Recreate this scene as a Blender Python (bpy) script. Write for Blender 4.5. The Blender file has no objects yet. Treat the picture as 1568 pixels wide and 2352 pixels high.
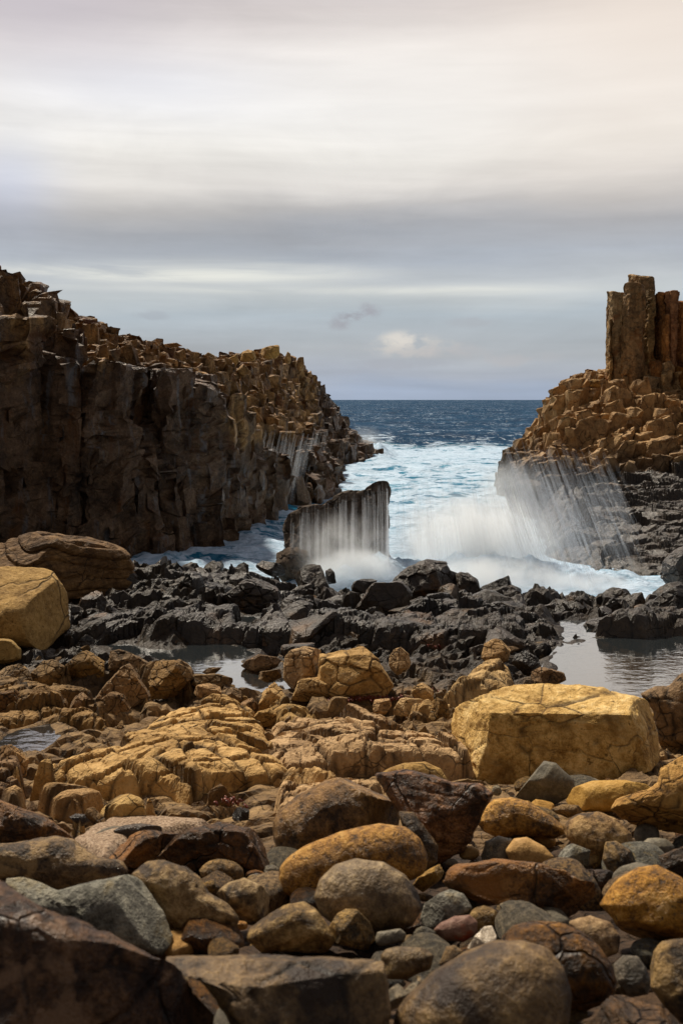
import bpy, bmesh, math, random
import numpy as np
from mathutils import Vector

# ---------------------------------------------------------------- camera, world, sun, exposure
SC = bpy.context.scene
COL = SC.collection
FD, CX, HY, CZ = 2286.7, 784.0, 918.0, 5.0     # focal length / centre / horizon in photo units, eye height above the sea

cam_data = bpy.data.cameras.new('camera')
cam = bpy.data.objects.new('camera', cam_data)
COL.objects.link(cam)
cam.location = (0, 0, CZ)
cam.rotation_euler = (math.radians(90), 0, 0)
cam_data.sensor_fit = 'VERTICAL'
cam_data.sensor_height = 36.0
cam_data.lens = 35.0
cam_data.shift_y = -(0.5 - HY / 2352.0)
cam_data.clip_start = 0.1
cam_data.clip_end = 30000
cam_data.dof.use_dof = True
cam_data.dof.focus_distance = 16.0
cam_data.dof.aperture_fstop = 4.0
SC.camera = cam

SC.view_settings.view_transform = 'Standard'
SC.view_settings.look = 'None'
SC.view_settings.exposure = 0.0
SC.view_settings.gamma = 1.0
SC.view_settings.use_curve_mapping = False
SC.cycles.volume_step_rate = 2.0
SC.cycles.volume_max_steps = 96
SC.cycles.max_bounces = 8
SC.cycles.transparent_max_bounces = 40
SC.cycles.volume_bounces = 6

SUN_EL, SUN_AZ = 55.0, -34.0        # degrees; azimuth measured from straight ahead (+Y) towards the right (+X)


def srgb(r, g, b):
    def f(c):
        c = c / 255.0
        return c / 12.92 if c <= 0.04045 else ((c + 0.055) / 1.055) ** 2.4
    return (f(r), f(g), f(b))


class NT:
    """small helper for writing node trees"""
    def __init__(self, tree):
        self.t = tree
        tree.nodes.clear()

    def n(self, kind, **kw):
        nd = self.t.nodes.new(kind)
        for k, v in kw.items():
            setattr(nd, k, v)
        return nd

    def put(self, sock, v):
        if v is None:
            return
        if hasattr(v, 'is_output') or isinstance(v, bpy.types.NodeSocket):
            self.t.links.new(v, sock)
        elif isinstance(v, (tuple, list)):
            if sock.type == 'RGBA' and len(v) == 3:
                v = (*v, 1.0)
            sock.default_value = v
        else:
            sock.default_value = v

    def m(self, op, a, b=None, c=None, clamp=False):
        nd = self.n('ShaderNodeMath', operation=op, use_clamp=clamp)
        self.put(nd.inputs[0], a)
        self.put(nd.inputs[1], b)
        self.put(nd.inputs[2], c)
        return nd.outputs[0]

    def vm(self, op, a, b=None, scale=None):
        nd = self.n('ShaderNodeVectorMath', operation=op)
        self.put(nd.inputs[0], a)
        self.put(nd.inputs[1], b)
        if scale is not None:
            self.put(nd.inputs['Scale'], scale)
        return nd.outputs[0]

    def mix(self, fac, a, b, blend='MIX'):
        nd = self.n('ShaderNodeMix', data_type='RGBA', blend_type=blend)
        self.put(nd.inputs[0], fac)
        self.put(nd.inputs[6], a)
        self.put(nd.inputs[7], b)
        return nd.outputs[2]

    def ramp(self, fac, stops, interp='LINEAR'):
        nd = self.n('ShaderNodeValToRGB')
        cr = nd.color_ramp
        cr.interpolation = interp
        while len(cr.elements) < len(stops):
            cr.elements.new(0.5)
        for e, (p, c) in zip(cr.elements, stops):
            e.position = p
            e.color = (*c, 1.0) if isinstance(c, (tuple, list)) else (c, c, c, 1.0)
        self.put(nd.inputs[0], fac)
        return nd.outputs[0]

    def noise(self, vec, scale, detail=4.0, rough=0.55, dist=0.0, kind=None):
        nd = self.n('ShaderNodeTexNoise')
        if kind:
            nd.noise_type = kind
        self.put(nd.inputs['Vector'], vec)
        self.put(nd.inputs['Scale'], scale)
        nd.inputs['Detail'].default_value = detail
        nd.inputs['Roughness'].default_value = rough
        nd.inputs['Distortion'].default_value = dist
        return nd.outputs['Fac']

    def noisec(self, vec, scale, detail=2.0):
        nd = self.n('ShaderNodeTexNoise')
        self.put(nd.inputs['Vector'], vec)
        nd.inputs['Scale'].default_value = scale
        nd.inputs['Detail'].default_value = detail
        return nd.outputs['Color']

    def voro(self, vec, scale, feature='DISTANCE_TO_EDGE', out='Distance', rand=1.0):
        nd = self.n('ShaderNodeTexVoronoi', feature=feature)
        self.put(nd.inputs['Vector'], vec)
        nd.inputs['Scale'].default_value = scale
        nd.inputs['Randomness'].default_value = rand
        return nd.outputs[out]

    def comb(self, x, y, z):
        nd = self.n('ShaderNodeCombineXYZ')
        self.put(nd.inputs[0], x)
        self.put(nd.inputs[1], y)
        self.put(nd.inputs[2], z)
        return nd.outputs[0]

    def sep(self, v):
        nd = self.n('ShaderNodeSeparateXYZ')
        self.put(nd.inputs[0], v)
        return nd.outputs

    def rng(self, v, a, b, c=0.0, d=1.0, smooth=False):
        nd = self.n('ShaderNodeMapRange', interpolation_type='SMOOTHSTEP' if smooth else 'LINEAR')
        self.put(nd.inputs[0], v)
        nd.inputs[1].default_value = a
        nd.inputs[2].default_value = b
        nd.inputs[3].default_value = c
        nd.inputs[4].default_value = d
        return nd.outputs[0]


def build_world():
    w = bpy.data.worlds.new('World')
    SC.world = w
    w.use_nodes = True
    k = NT(w.node_tree)
    tc = k.n('ShaderNodeTexCoord')
    x, y, z = k.sep(tc.outputs['Generated'])
    rad = k.m('SQRT', k.m('ADD', k.m('MULTIPLY', x, x), k.m('MULTIPLY', y, y)))
    el = k.m('DIVIDE', z, k.m('MAXIMUM', rad, 0.001))
    az = k.m('ARCTAN2', x, y)
    # streaky stratus: noise stretched along the horizon
    sv = k.comb(k.m('MULTIPLY', az, 1.5), k.m('MULTIPLY', el, 7.0), 3.3)
    n1 = k.noise(sv, 1.6, 5, 0.5, 0.4)
    sv2 = k.comb(k.m('MULTIPLY', az, 2.2), k.m('MULTIPLY', el, 22.0), 9.1)
    n2 = k.noise(sv2, 1.4, 5, 0.55, 0.3)
    elw = k.m('ADD', el, k.m('MULTIPLY', k.m('SUBTRACT', n1, 0.48), 0.085))
    elw = k.m('ADD', elw, k.m('MULTIPLY', k.rng(el, .1, .2), .022))
    elw = k.m('ADD', elw, k.m('MULTIPLY', az, -0.012))
    f = k.m('DIVIDE', elw, 0.5, clamp=True)
    S = [(918, (164, 178, 200)), (890, (170, 178, 192)), (820, (176, 181, 187)), (720, (178, 188, 196)),
         (672, (192, 198, 201)), (628, (194, 199, 203)), (560, (176, 183, 193)), (490, (169, 171, 176)),
         (435, (192, 189, 187)), (380, (225, 220, 214)), (310, (241, 237, 230)), (190, (250, 247, 242)),
         (70, (242, 235, 229)), (-40, (218, 209, 205)), (-220, (185, 180, 185))]
    base = k.ramp(f, [((HY - yy) / 2286.7 / 0.5, srgb(*c)) for yy, c in S])
    # brightness streaks
    br = k.rng(n2, 0.3, 0.7, 0.90, 1.10)
    base = k.mix(1.0, base, k.comb(br, br, br), 'MULTIPLY')
    n3 = k.noise(k.comb(k.m('MULTIPLY', az, 1.0), k.m('MULTIPLY', el, 2.2), 5.0), 5.5, 7, 0.62, 0.5)
    b3 = k.rng(n3, 0.3, 0.7, 0.93, 1.06)
    base = k.mix(1.0, base, k.comb(b3, b3, b3), 'MULTIPLY')

    def gauss(a0, e0, sa, se):
        da = k.m('DIVIDE', k.m('SUBTRACT', az, a0), sa)
        de = k.m('DIVIDE', k.m('SUBTRACT', el, e0), se)
        q = k.m('ADD', k.m('MULTIPLY', da, da), k.m('MULTIPLY', de, de))
        return k.m('EXPONENT', k.m('MULTIPLY', q, -1.0))

    def at(px, py):
        return math.atan((px - CX) / FD), (HY - py) / FD
    # cool patch of thinner cloud upper left, warm patch upper right
    a, e = at(20, 440)
    base = k.mix(k.m('MULTIPLY', gauss(a, e, 0.045, 0.04), 0.45), base, srgb(196, 208, 238))
    a, e = at(330, 200)
    base = k.mix(k.m('MULTIPLY', gauss(a, e, 0.15, 0.035), 0.45), base, srgb(232, 238, 252))
    a, e = at(1500, 120)
    base = k.mix(k.m('MULTIPLY', gauss(a, e, 0.17, 0.13), 0.75), base, srgb(246, 231, 216))
    a, e = at(60, 40)
    base = k.mix(k.m('MULTIPLY', gauss(a, e, 0.16, 0.07), 0.7), base, srgb(200, 192, 200))
    a, e = at(980, 190)
    base = k.mix(k.m('MULTIPLY', gauss(a, e, 0.22, 0.05), 0.5), base, srgb(252, 247, 241))
    # two luminous breaks low in the cloud sheet
    st = k.noise(k.comb(k.m('MULTIPLY', az, 3.0), k.m('MULTIPLY', el, 30.0), 1.7), 1.7, 5, 0.6, 0.6)
    stf = k.rng(st, 0.32, 0.62, 0.25, 1.0)
    for px, py, sa, se, am in ((330, 634, 0.17, 0.0085, 0.95), (560, 622, 0.11, 0.010, 0.5), (1050, 668, 0.11, 0.0048, 0.75), (640, 668, 0.2, 0.004, 0.35)):
        a, e = at(px, py)
        base = k.mix(k.m('MULTIPLY', k.m('MULTIPLY', gauss(a, e, sa, se), stf), am), base, srgb(246, 245, 234))
    # small cumulus low over the sea, and one dark scrap of cloud
    cv = k.comb(k.m('MULTIPLY', az, 1.0), k.m('MULTIPLY', el, 1.6), 0.4)
    cn = k.noise(cv, 30.0, 6, 0.55)
    for px, py, sa, se, am, colr in ((940, 796, 0.042, 0.011, 0.9, (212, 207, 201)), (925, 784, 0.022, 0.010, 0.8, (226, 220, 212)),
                                     (990, 806, 0.05, 0.008, 0.6, (186, 184, 187)), (1175, 825, 0.04, 0.008, 0.5, (186, 184, 187)),
                                     (900, 836, 0.07, 0.006, 0.6, (170, 174, 184)), (812, 728, 0.018, 0.0075, 1.0, (158, 158, 166)),
                                     (845, 714, 0.012, 0.008, 0.8, (164, 164, 172)), (780, 746, 0.012, 0.006, 0.8, (162, 162, 170)),
                                     (1085, 742, 0.025, 0.006, 0.4, (172, 174, 180)), (345, 728, 0.02, 0.005, 0.35, (160, 163, 172))):
        a, e = at(px, py)
        g = k.m('MULTIPLY', gauss(a, e, sa, se), k.rng(cn, 0.36, 0.62, 0.2, 1.4))
        g = k.rng(g, 0.10, 0.95, 0.0, am, smooth=True)
        base = k.mix(g, base, srgb(*colr))
    sky = k.n('ShaderNodeTexSky', sky_type='NISHITA')
    sky.sun_disc = False
    sky.sun_elevation = math.radians(SUN_EL)
    sky.sun_rotation = math.radians(SUN_AZ)
    skyc = k.mix(1.0, sky.outputs[0], (0.07, 0.07, 0.07), 'MULTIPLY')
    col = k.mix(0.93, skyc, base)          # the cloud sheet covers nearly all of the clear sky
    # sky overhead and inland, out of view, is darkened to cut the fill light
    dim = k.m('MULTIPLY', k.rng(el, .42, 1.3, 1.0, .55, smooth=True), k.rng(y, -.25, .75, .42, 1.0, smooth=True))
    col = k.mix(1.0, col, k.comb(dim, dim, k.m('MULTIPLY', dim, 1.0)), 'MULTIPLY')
    # below the horizon the sheet does not matter; keep it a dim sea colour
    col = k.mix(k.rng(el, -0.02, 0.0, 1.0, 0.0), col, srgb(70, 84, 104))
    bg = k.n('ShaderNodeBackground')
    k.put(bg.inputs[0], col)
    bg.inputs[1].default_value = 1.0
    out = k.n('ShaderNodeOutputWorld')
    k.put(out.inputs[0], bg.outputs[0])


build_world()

sun_data = bpy.data.lights.new('sun', 'SUN')
sun_data.energy = 5.0
sun_data.angle = math.radians(5)
sun_data.color = (1.0, 0.90, 0.75)
sun = bpy.data.objects.new('sun', sun_data)
COL.objects.link(sun)
_e, _a = math.radians(SUN_EL), math.radians(SUN_AZ)
sun_dir = Vector((math.sin(_a) * math.cos(_e), math.cos(_a) * math.cos(_e), math.sin(_e)))
sun.rotation_euler = sun_dir.to_track_quat('Z', 'Y').to_euler()
sun.location = sun_dir * 60

# ---------------------------------------------------------------- numeric helpers
rnd = random.Random(7)


def _h(ix, iy, iz, s):
    with np.errstate(over='ignore'):
        h = (ix.astype(np.int64).astype(np.uint32) * np.uint32(374761393)
             + iy.astype(np.int64).astype(np.uint32) * np.uint32(668265263)
             + iz.astype(np.int64).astype(np.uint32) * np.uint32(2147483647)
             + np.uint32((s * 1274126177) & 0xffffffff))
        h = (h ^ (h >> np.uint32(13))) * np.uint32(1274126177)
        h = (h ^ (h >> np.uint32(16))) * np.uint32(2246822519)
        h = h ^ (h >> np.uint32(15))
    return h.astype(np.float64) / 4294967295.0


def vnoise(p, seed=0):
    i = np.floor(p)
    f = p - i
    f = f * f * f * (f * (f * 6 - 15) + 10)
    x, y, z = i[:, 0], i[:, 1], i[:, 2]
    r = 0
    for dx in (0, 1):
        wx = f[:, 0] if dx else 1 - f[:, 0]
        for dy in (0, 1):
            wy = f[:, 1] if dy else 1 - f[:, 1]
            for dz in (0, 1):
                wz = f[:, 2] if dz else 1 - f[:, 2]
                r = r + wx * wy * wz * _h(x + dx, y + dy, z + dz, seed)
    return r * 2 - 1


def fbm(p, seed=0, octv=4, gain=0.5, ridge=False):
    a, t, r = 1.0, 0.0, 0.0
    for o in range(octv):
        n = vnoise(p * (2.03 ** o) + o * 17.3, seed + o)
        if ridge:
            n = 1 - 2 * np.abs(n)
        r = r + a * n
        t += a
        a *= gain
    return r / t


def voro3(p, seed=0, jit=0.9, two_d=False):
    """nearest cell: (f1, f2, random id in 0..1 (n,3), offset to its centre (n,3))"""
    i = np.floor(p)
    n = len(p)
    f1 = np.full(n, 9e9); f2 = np.full(n, 9e9)
    ids = np.zeros((n, 3)); dl = np.zeros((n, 3))
    for dx in (-1, 0, 1):
        for dy in (-1, 0, 1):
            for dz in ((0,) if two_d else (-1, 0, 1)):
                cx, cy, cz = i[:, 0] + dx, i[:, 1] + dy, i[:, 2] + dz
                r = np.stack([_h(cx, cy, cz, seed + 11), _h(cx, cy, cz, seed + 23), _h(cx, cy, cz, seed + 37)], 1)
                c = np.stack([cx, cy, cz], 1) + 0.5 + (r - 0.5) * jit
                d = p - c
                if two_d:
                    d[:, 2] = 0
                q = np.sqrt((d * d).sum(1))
                near = q < f1
                f2 = np.where(near, f1, np.minimum(f2, q))
                f1 = np.where(near, q, f1)
                ids[near] = r[near]
                dl[near] = d[near]
    return f1, f2, ids, dl


def blocks2(x, y, size, aniso=1.0, ang=0.0, seed=0, jit=0.75, warp=0.15):
    """fractured-rock relief on a plane, roughly -1..1, and how near the joints are (1 = in the joint)"""
    c, s = math.cos(ang), math.sin(ang)
    u, v = (x * c + y * s), (-x * s + y * c)
    q = np.stack([u / size, v / size, np.zeros_like(u)], 1)
    u = u + size * warp * fbm(q * 0.9 + 3.1, seed + 5, 2)
    v = v + size * warp * fbm(q * 0.9 + 9.7, seed + 6, 2)
    p = np.stack([u / (size * aniso), v / size, np.zeros_like(u)], 1)
    f1, f2, ids, dl = voro3(p, seed, jit, True)
    e = f2 - f1
    h = (ids[:, 2] - 0.5) * 1.2 + ((ids[:, 0] - 0.5) * dl[:, 0] + (ids[:, 1] - 0.5) * dl[:, 1]) * 1.7
    return h, np.exp(-(e / 0.045) ** 2 * 0.5)


def sstep(a, b, x):
    t = np.clip((x - a) / (b - a), 0, 1)
    return t * t * (3 - 2 * t)


def poly_sd(px, py, poly):
    """signed distance, positive inside"""
    poly = np.asarray(poly, float)
    d2 = np.full(px.shape, 9e9)
    inside = np.zeros(px.shape, bool)
    m = len(poly)
    for i in range(m):
        x0, y0 = poly[i]; x1, y1 = poly[(i + 1) % m]
        ex, ey = x1 - x0, y1 - y0
        t = np.clip(((px - x0) * ex + (py - y0) * ey) / (ex * ex + ey * ey + 1e-12), 0, 1)
        qx, qy = px - x0 - t * ex, py - y0 - t * ey
        d2 = np.minimum(d2, qx * qx + qy * qy)
        c = ((y0 > py) != (y1 > py))
        with np.errstate(divide='ignore', invalid='ignore'):
            xi = (x1 - x0) * (py - y0) / (y1 - y0 + 1e-30) + x0
        inside ^= c & (px < xi)
    d = np.sqrt(d2)
    return np.where(inside, d, -d)


def PT(x, y, Y):
    """world point seen at photo position x, y and distance Y"""
    return np.array([(x - CX) / FD * Y, Y, CZ - (y - HY) / FD * Y])


def r3(l):      # positions measured in enlarged crops of the photo
    return [(a / 2, b / 2 + 1191.7) for a, b in l]


def r4(l):
    return [(a / 2 + 784, b / 2 + 1191.7) for a, b in l]


def r5(l):
    return [(a / 2, b / 2 + 1693.4) for a, b in l]


def r6(l):
    return [(a / 2 + 784, b / 2 + 1693.4) for a, b in l]


# ---------------------------------------------------------------- ground shape
PROF = np.array([(-20, 3.6), (0, 3.45), (2.9, 3.10), (4.5, 2.68), (6.5, 2.16), (8.3, 1.78), (10, 1.50), (12, 1.18), (13.3, 1.02),
                 (17, 0.95), (20, 0.75), (22.5, 0.45), (24.5, 0.0), (26.5, -0.8), (30, -2.0), (140, -4.0)])


def base_z(X, Y):
    Y = Y - 3.4 * sstep(-1.2, -3.4, X) * sstep(17, 21.5, Y)
    return np.interp(Y, PROF[:, 0], PROF[:, 1])


def ray_hit(x, y, h=0.0, fn=None):
    t = (y - HY) / FD
    Y = np.linspace(1.2, 60, 5881)
    z = CZ - t * Y
    g = (fn or base_z)((x - CX) / FD * Y, Y) + h
    k = np.argmax(z < g)
    return float(Y[k]) if z[k] < g[k] else 60.0


POOLS = []      # (polygon XY, level)


def add_pool(px, name, label, dz=0.0):
    cy = sum(p[1] for p in px) / len(px); cx = sum(p[0] for p in px) / len(px)
    Yc = ray_hit(cx, cy)
    lev = float(base_z(0, Yc)) + dz
    poly = [((x - CX) / FD * ((CZ - lev) / ((y - HY) / FD)), (CZ - lev) / ((y - HY) / FD)) for x, y in px]
    POOLS.append((poly, lev, name, label))


add_pool(r3([(470, 585), (600, 580), (700, 595), (780, 605), (860, 600), (880, 575), (930, 560), (1030, 560), (1110, 600), (1180, 615), (1140, 670), (1220, 700),
             (1290, 760), (1230, 810), (1070, 800), (1060, 750), (980, 730), (860, 730), (820, 670), (700, 665), (500, 625)]),
        'tide_pool', 'still tide pool reflecting grey sky between brown rocks left of centre', -0.03)
add_pool(r4([(950, 690), (1000, 620), (1050, 560), (1150, 535), (1250, 545), (1568, 520), (1900, 520), (1900, 800), (1568, 800), (1480, 790),
             (1370, 830), (1320, 830), (1000, 780), (980, 720)]),
        'tide_pool', 'wide rippled tide pool behind the large pale boulder at right', -0.03)
add_pool(r3([(-120, 1010), (0, 1000), (80, 975), (170, 950), (270, 920), (260, 1010), (220, 1070), (140, 1130), (60, 1080), (-100, 1040)]),
        'tide_pool', 'small dark tide pool at the left edge beside the tan bedrock', -0.05)
add_pool(r3([(900, 1190), (1000, 1160), (1200, 1165), (1230, 1190), (1200, 1250), (1150, 1280), (950, 1290), (900, 1240)]),
        'tide_pool', 'small shallow golden tide pool in front of the cracked tan bedrock', -0.02)
add_pool(r3([(1010, 455), (1100, 445), (1250, 450), (1250, 480), (1150, 500), (1020, 495)]),
        'tide_pool', 'narrow golden puddle among the wet black rocks', -0.02)
add_pool(r4([(1010, 470), (1120, 465), (1180, 480), (1080, 560), (1020, 550)]),
        'tide_pool', 'thin tan puddle at the back left corner of the wide pool', -0.02)


def ground_z(X, Y, detail=True, joints=False):
    X = np.asarray(X, float); Y = np.asarray(Y, float)
    sh = X.shape
    x, y = X.ravel(), Y.ravel()
    z = base_z(x, y)
    p = np.stack([x, y, 0 * x], 1)
    if detail:
        amp = np.interp(y, [0, 5, 8, 12, 25], [0.05, 0.05, 0.10, 0.13, 0.16])
        h, g = blocks2(x, y, 0.42, 1.5, 0.5, 3, .6, .08)
        h2, g2 = blocks2(x, y, 0.16, 1.4, 0.3, 8)
        z = z + amp * (h * 0.8 + 0.6 * fbm(p * 0.7, 2, 3) + 0.3 * h2) - amp * 0.5 * g
        z = z - 0.05
        # broken wet rock along the shore stands up in tilted blocks
        ys_ = y - 3.4 * sstep(-1.2, -3.4, x) * sstep(17, 21.5, y)
        b = .45 * sstep(8.0, 9.5, y) + .55 * sstep(15.2, 16.6, y)
        b = b * sstep(24.6, 23.4, ys_)
        hc, gc = blocks2(x, y, 1.3, 1.9, .5, 41, .9)
        hb, gb = blocks2(x, y, .55, 1.7, .6, 42, .9)
        z = z + b * (.36 * hc + .24 * hb + .08 * h + .05 * h2 - .05 * gb - .05 * gc + .03)
    for poly, lev, _, _ in POOLS:
        c = np.mean(poly, 0)
        d = poly_sd(x + .16 * fbm(p * 2.0, 51, 4), y + .22 * fbm(p * 2.0 + 4, 52, 4), poly)
        w = sstep(-0.34, -0.02, d)
        tgt = lev + 0.03 + 0.06 * fbm(p * 2.2, 4, 3) + (.05 * h if detail else 0) - 0.30 * sstep(-0.1, 0.5, d)
        z = z * (1 - w) + tgt * w
    if joints:
        return z.reshape(sh), np.maximum(g, g2 * .5).reshape(sh) ** 2
    return z.reshape(sh)


# ---------------------------------------------------------------- objects
def tag(o, label=None, cat=None, group=None, kind=None):
    if label: o['label'] = label
    if cat: o['category'] = cat
    if group: o['group'] = group
    if kind: o['kind'] = kind
    return o


def mesh_obj(name, V, F, mat, parent=None, smooth=True, origin=None, attrs=None):
    """V (n,3) world positions; F (m,3|4) array or list of faces"""
    V = np.asarray(V, float)
    if origin is None:
        origin = np.array([V[:, 0].mean(), V[:, 1].mean(), V[:, 2].min()])
    me = bpy.data.meshes.new(name)
    L = V - origin
    if isinstance(F, np.ndarray):
        n, k = F.shape
        me.vertices.add(len(L)); me.vertices.foreach_set('co', L.astype(np.float32).ravel())
        me.loops.add(n * k); me.loops.foreach_set('vertex_index', F.astype(np.int32).ravel())
        me.polygons.add(n)
        me.polygons.foreach_set('loop_start', np.arange(0, n * k, k, dtype=np.int32))
        try:
            me.polygons.foreach_set('loop_total', np.full(n, k, dtype=np.int32))
        except Exception:
            pass
        me.update(calc_edges=True)
    else:
        me.from_pydata(L.tolist(), [], F)
    me.polygons.foreach_set('use_smooth', np.full(len(me.polygons), smooth))
    me.materials.append(mat)
    if attrs:
        for an, av in attrs.items():
            at = me.attributes.new(an, 'FLOAT', 'POINT')
            at.data.foreach_set('value', np.asarray(av, np.float32))
    me.update()
    o = bpy.data.objects.new(name, me)
    COL.objects.link(o)
    if parent is not None:
        o.parent = parent
        o.location = Vector(origin) - parent.location
    else:
        o.location = Vector(origin)
    return o


def grid_faces(nr, nc):
    a = np.arange(nr * nc).reshape(nr, nc)
    return np.stack([a[:-1, :-1].ravel(), a[:-1, 1:].ravel(), a[1:, 1:].ravel(), a[1:, :-1].ravel()], 1)


_ico = {}


def ico(sub):
    if sub not in _ico:
        bm = bmesh.new()
        bmesh.ops.create_icosphere(bm, subdivisions=sub, radius=1.0)
        V = np.array([v.co[:] for v in bm.verts]); V /= np.linalg.norm(V, axis=1)[:, None]
        F = np.array([[v.index for v in f.verts] for f in bm.faces])
        bm.free()
        _ico[sub] = (V, F)
    return _ico[sub]


# ---------------------------------------------------------------- materials
def new_mat(name):
    m = bpy.data.materials.new(name)
    m.use_nodes = True
    return m, NT(m.node_tree)


def rockmat(name, cols, sc=3.0, rough=0.85, bump=1.0, crack=None, patch=None, speck=None, strata=None,
            zone=None, vstreak=0.0, spec=0.35, contrast=1.0):
    """cols: dark..light colours; crack=(cells per metre, strength); patch=(colour, scale, threshold, softness);
    speck=(colour, scale, threshold); strata=(scale, strength, tilt); zone=(z_low, z_high, dark cols) tidal zoning"""
    m, k = new_mat(name)
    tc = k.n('ShaderNodeTexCoord')
    oi = k.n('ShaderNodeObjectInfo')
    rv = oi.outputs['Random']
    P0 = tc.outputs['Object']
    off = k.comb(k.m('MULTIPLY', rv, 37.0), k.m('MULTIPLY', rv, 91.0), k.m('MULTIPLY', rv, 53.0))
    P = k.vm('ADD', P0, off)
    W = k.vm('ADD', P, k.vm('SCALE', k.vm('SUBTRACT', k.noisec(P, sc * 0.8), (0.5, 0.5, 0.5)), scale=0.35 / sc))
    n1 = k.noise(W, sc, 6, 0.62)
    n2 = k.noise(P, sc * 5.5, 6, 0.65)
    n3 = k.noise(P, sc * 26, 4, 0.6)
    v = k.m('ADD', k.m('MULTIPLY', n1, 0.55 * contrast), k.m('ADD', k.m('MULTIPLY', n2, 0.45 * contrast), k.m('MULTIPLY', n3, 0.25 * contrast)))
    v = k.m('ADD', v, 0.5 - 0.625 * contrast)
    lo, hi = 0.32, 0.68
    st = [(lo + (hi - lo) * i / (len(cols) - 1), c) for i, c in enumerate(cols)]
    col = k.ramp(v, st)
    H = k.m('ADD', k.m('MULTIPLY', n1, 0.12 / sc), k.m('ADD', k.m('MULTIPLY', n2, 0.075 / sc), k.m('MULTIPLY', n3, 0.022 / sc)))
    if strata:
        s, a, tilt = strata
        q = k.sep(W)
        u = k.m('ADD', k.m('MULTIPLY', q[2], math.cos(tilt)), k.m('MULTIPLY', q[0], math.sin(tilt)))
        sv = k.comb(k.m('MULTIPLY', q[0], 0.35), k.m('MULTIPLY', q[1], 0.35), k.m('MULTIPLY', u, s))
        sn = k.noise(sv, 1.0, 5, 0.6, 0.5)
        H = k.m('ADD', H, k.m('MULTIPLY', sn, a))
        col = k.mix(k.rng(sn, 0.32, 0.48, 0.5, 0.0), col, cols[0])
    if vstreak:      # water stains running down the face
        q = k.sep(W)
        vs_ = k.noise(k.comb(q[0], q[1], k.m('MULTIPLY', q[2], .12)), 2.2, 5, .6)
        f_ = k.rng(vs_, .36, .64, 1 - vstreak, 1 + vstreak)
        col = k.mix(1.0, col, k.comb(f_, f_, f_), 'MULTIPLY')
    if patch:
        pc, ps, pt, soft = patch
        pt -= .035
        pn = k.noise(W, ps, 5, 0.6, 0.3)
        pf = k.rng(pn, pt, pt + soft)
        col = k.mix(pf, col, k.mix(n3, pc, tuple(c * 0.6 for c in pc)))
    if speck:
        pc, ps, pt = speck
        pn = k.noise(P, ps, 3, 0.7)
        col = k.mix(k.rng(pn, pt, pt + 0.05, 0.0, 0.8), col, pc)
    if crack:
        cs, ca = crack[:2]
        cwid = crack[2] if len(crack) > 2 else .022
        cw = k.vm('ADD', W, k.vm('SCALE', k.vm('SUBTRACT', k.noisec(P, cs * 1.3, 3), (0.5, 0.5, 0.5)), scale=0.45 / cs))
        cd = k.voro(cw, cs)
        ln = k.rng(cd, 0.0, cwid, 1.0, 0.0)
        # only some of the joints are open
        ln = k.m('MULTIPLY', ln, k.rng(k.noise(P, cs * 0.7, 2), 0.40, 0.56))
        col = k.mix(k.m('MULTIPLY', ln, 0.75), col, tuple(c * 0.25 for c in cols[0]))
        H = k.m('SUBTRACT', H, k.m('MULTIPLY', ln, ca))
    ja = k.n('ShaderNodeAttribute', attribute_name='joint')      # dirt and shade-loving algae in the open joints
    col = k.mix(k.m('MULTIPLY', ja.outputs['Fac'], .85), col, tuple(c * .25 for c in cols[0]))
    ro = k.rng(n2, 0.3, 0.7, rough + 0.1, rough - 0.12)
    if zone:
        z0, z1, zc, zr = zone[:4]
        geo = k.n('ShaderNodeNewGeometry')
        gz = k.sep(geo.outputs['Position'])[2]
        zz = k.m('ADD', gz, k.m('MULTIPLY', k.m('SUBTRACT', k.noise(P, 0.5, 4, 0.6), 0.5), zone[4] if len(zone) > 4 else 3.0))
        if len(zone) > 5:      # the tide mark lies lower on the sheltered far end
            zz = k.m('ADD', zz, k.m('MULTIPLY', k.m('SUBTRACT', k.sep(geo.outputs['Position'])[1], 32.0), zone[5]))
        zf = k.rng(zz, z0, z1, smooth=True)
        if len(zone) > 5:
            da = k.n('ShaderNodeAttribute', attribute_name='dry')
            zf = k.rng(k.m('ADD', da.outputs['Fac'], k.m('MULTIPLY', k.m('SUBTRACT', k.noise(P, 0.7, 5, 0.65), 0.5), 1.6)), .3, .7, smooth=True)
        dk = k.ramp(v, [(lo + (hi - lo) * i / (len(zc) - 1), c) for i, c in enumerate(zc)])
        if len(zone) > 5:      # pale grey streaks and rusty seeps down the wet face
            q = k.sep(W)
            r1 = k.noise(k.comb(q[0], q[1], k.m('MULTIPLY', q[2], .10)), 3.1, 5, .62)
            r2 = k.noise(k.comb(k.m('ADD', q[0], 9.0), q[1], k.m('MULTIPLY', q[2], .16)), 1.3, 5, .6)
            dk = k.mix(k.rng(r2, .56, .66, 0, .75), dk, k.mix(n3, C(.055, .028, .012), C(.20, .105, .045)))
            dk = k.mix(k.rng(r1, .57, .66, 0, .7), dk, k.mix(n2, (.10, .10, .105), (.26, .26, .27)))
        col = k.mix(zf, dk, col)
        ro = k.m('ADD', k.m('MULTIPLY', zf, rough - zr), k.m('ADD', zr, k.m('MULTIPLY', k.m('SUBTRACT', n2, 0.5), -0.35)))
    # each stone a little lighter or darker, warmer or cooler
    hsv = k.n('ShaderNodeHueSaturation')
    k.put(hsv.inputs['Hue'], k.m('ADD', 0.493, k.m('MULTIPLY', rv, 0.010)))
    k.put(hsv.inputs['Saturation'], k.rng(k.m('FRACT', k.m('MULTIPLY', rv, 7.3)), 0, 1, 1.0, 1.18))
    k.put(hsv.inputs['Value'], k.rng(k.m('FRACT', k.m('MULTIPLY', rv, 13.7)), 0, 1, 0.86, 1.14))
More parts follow.
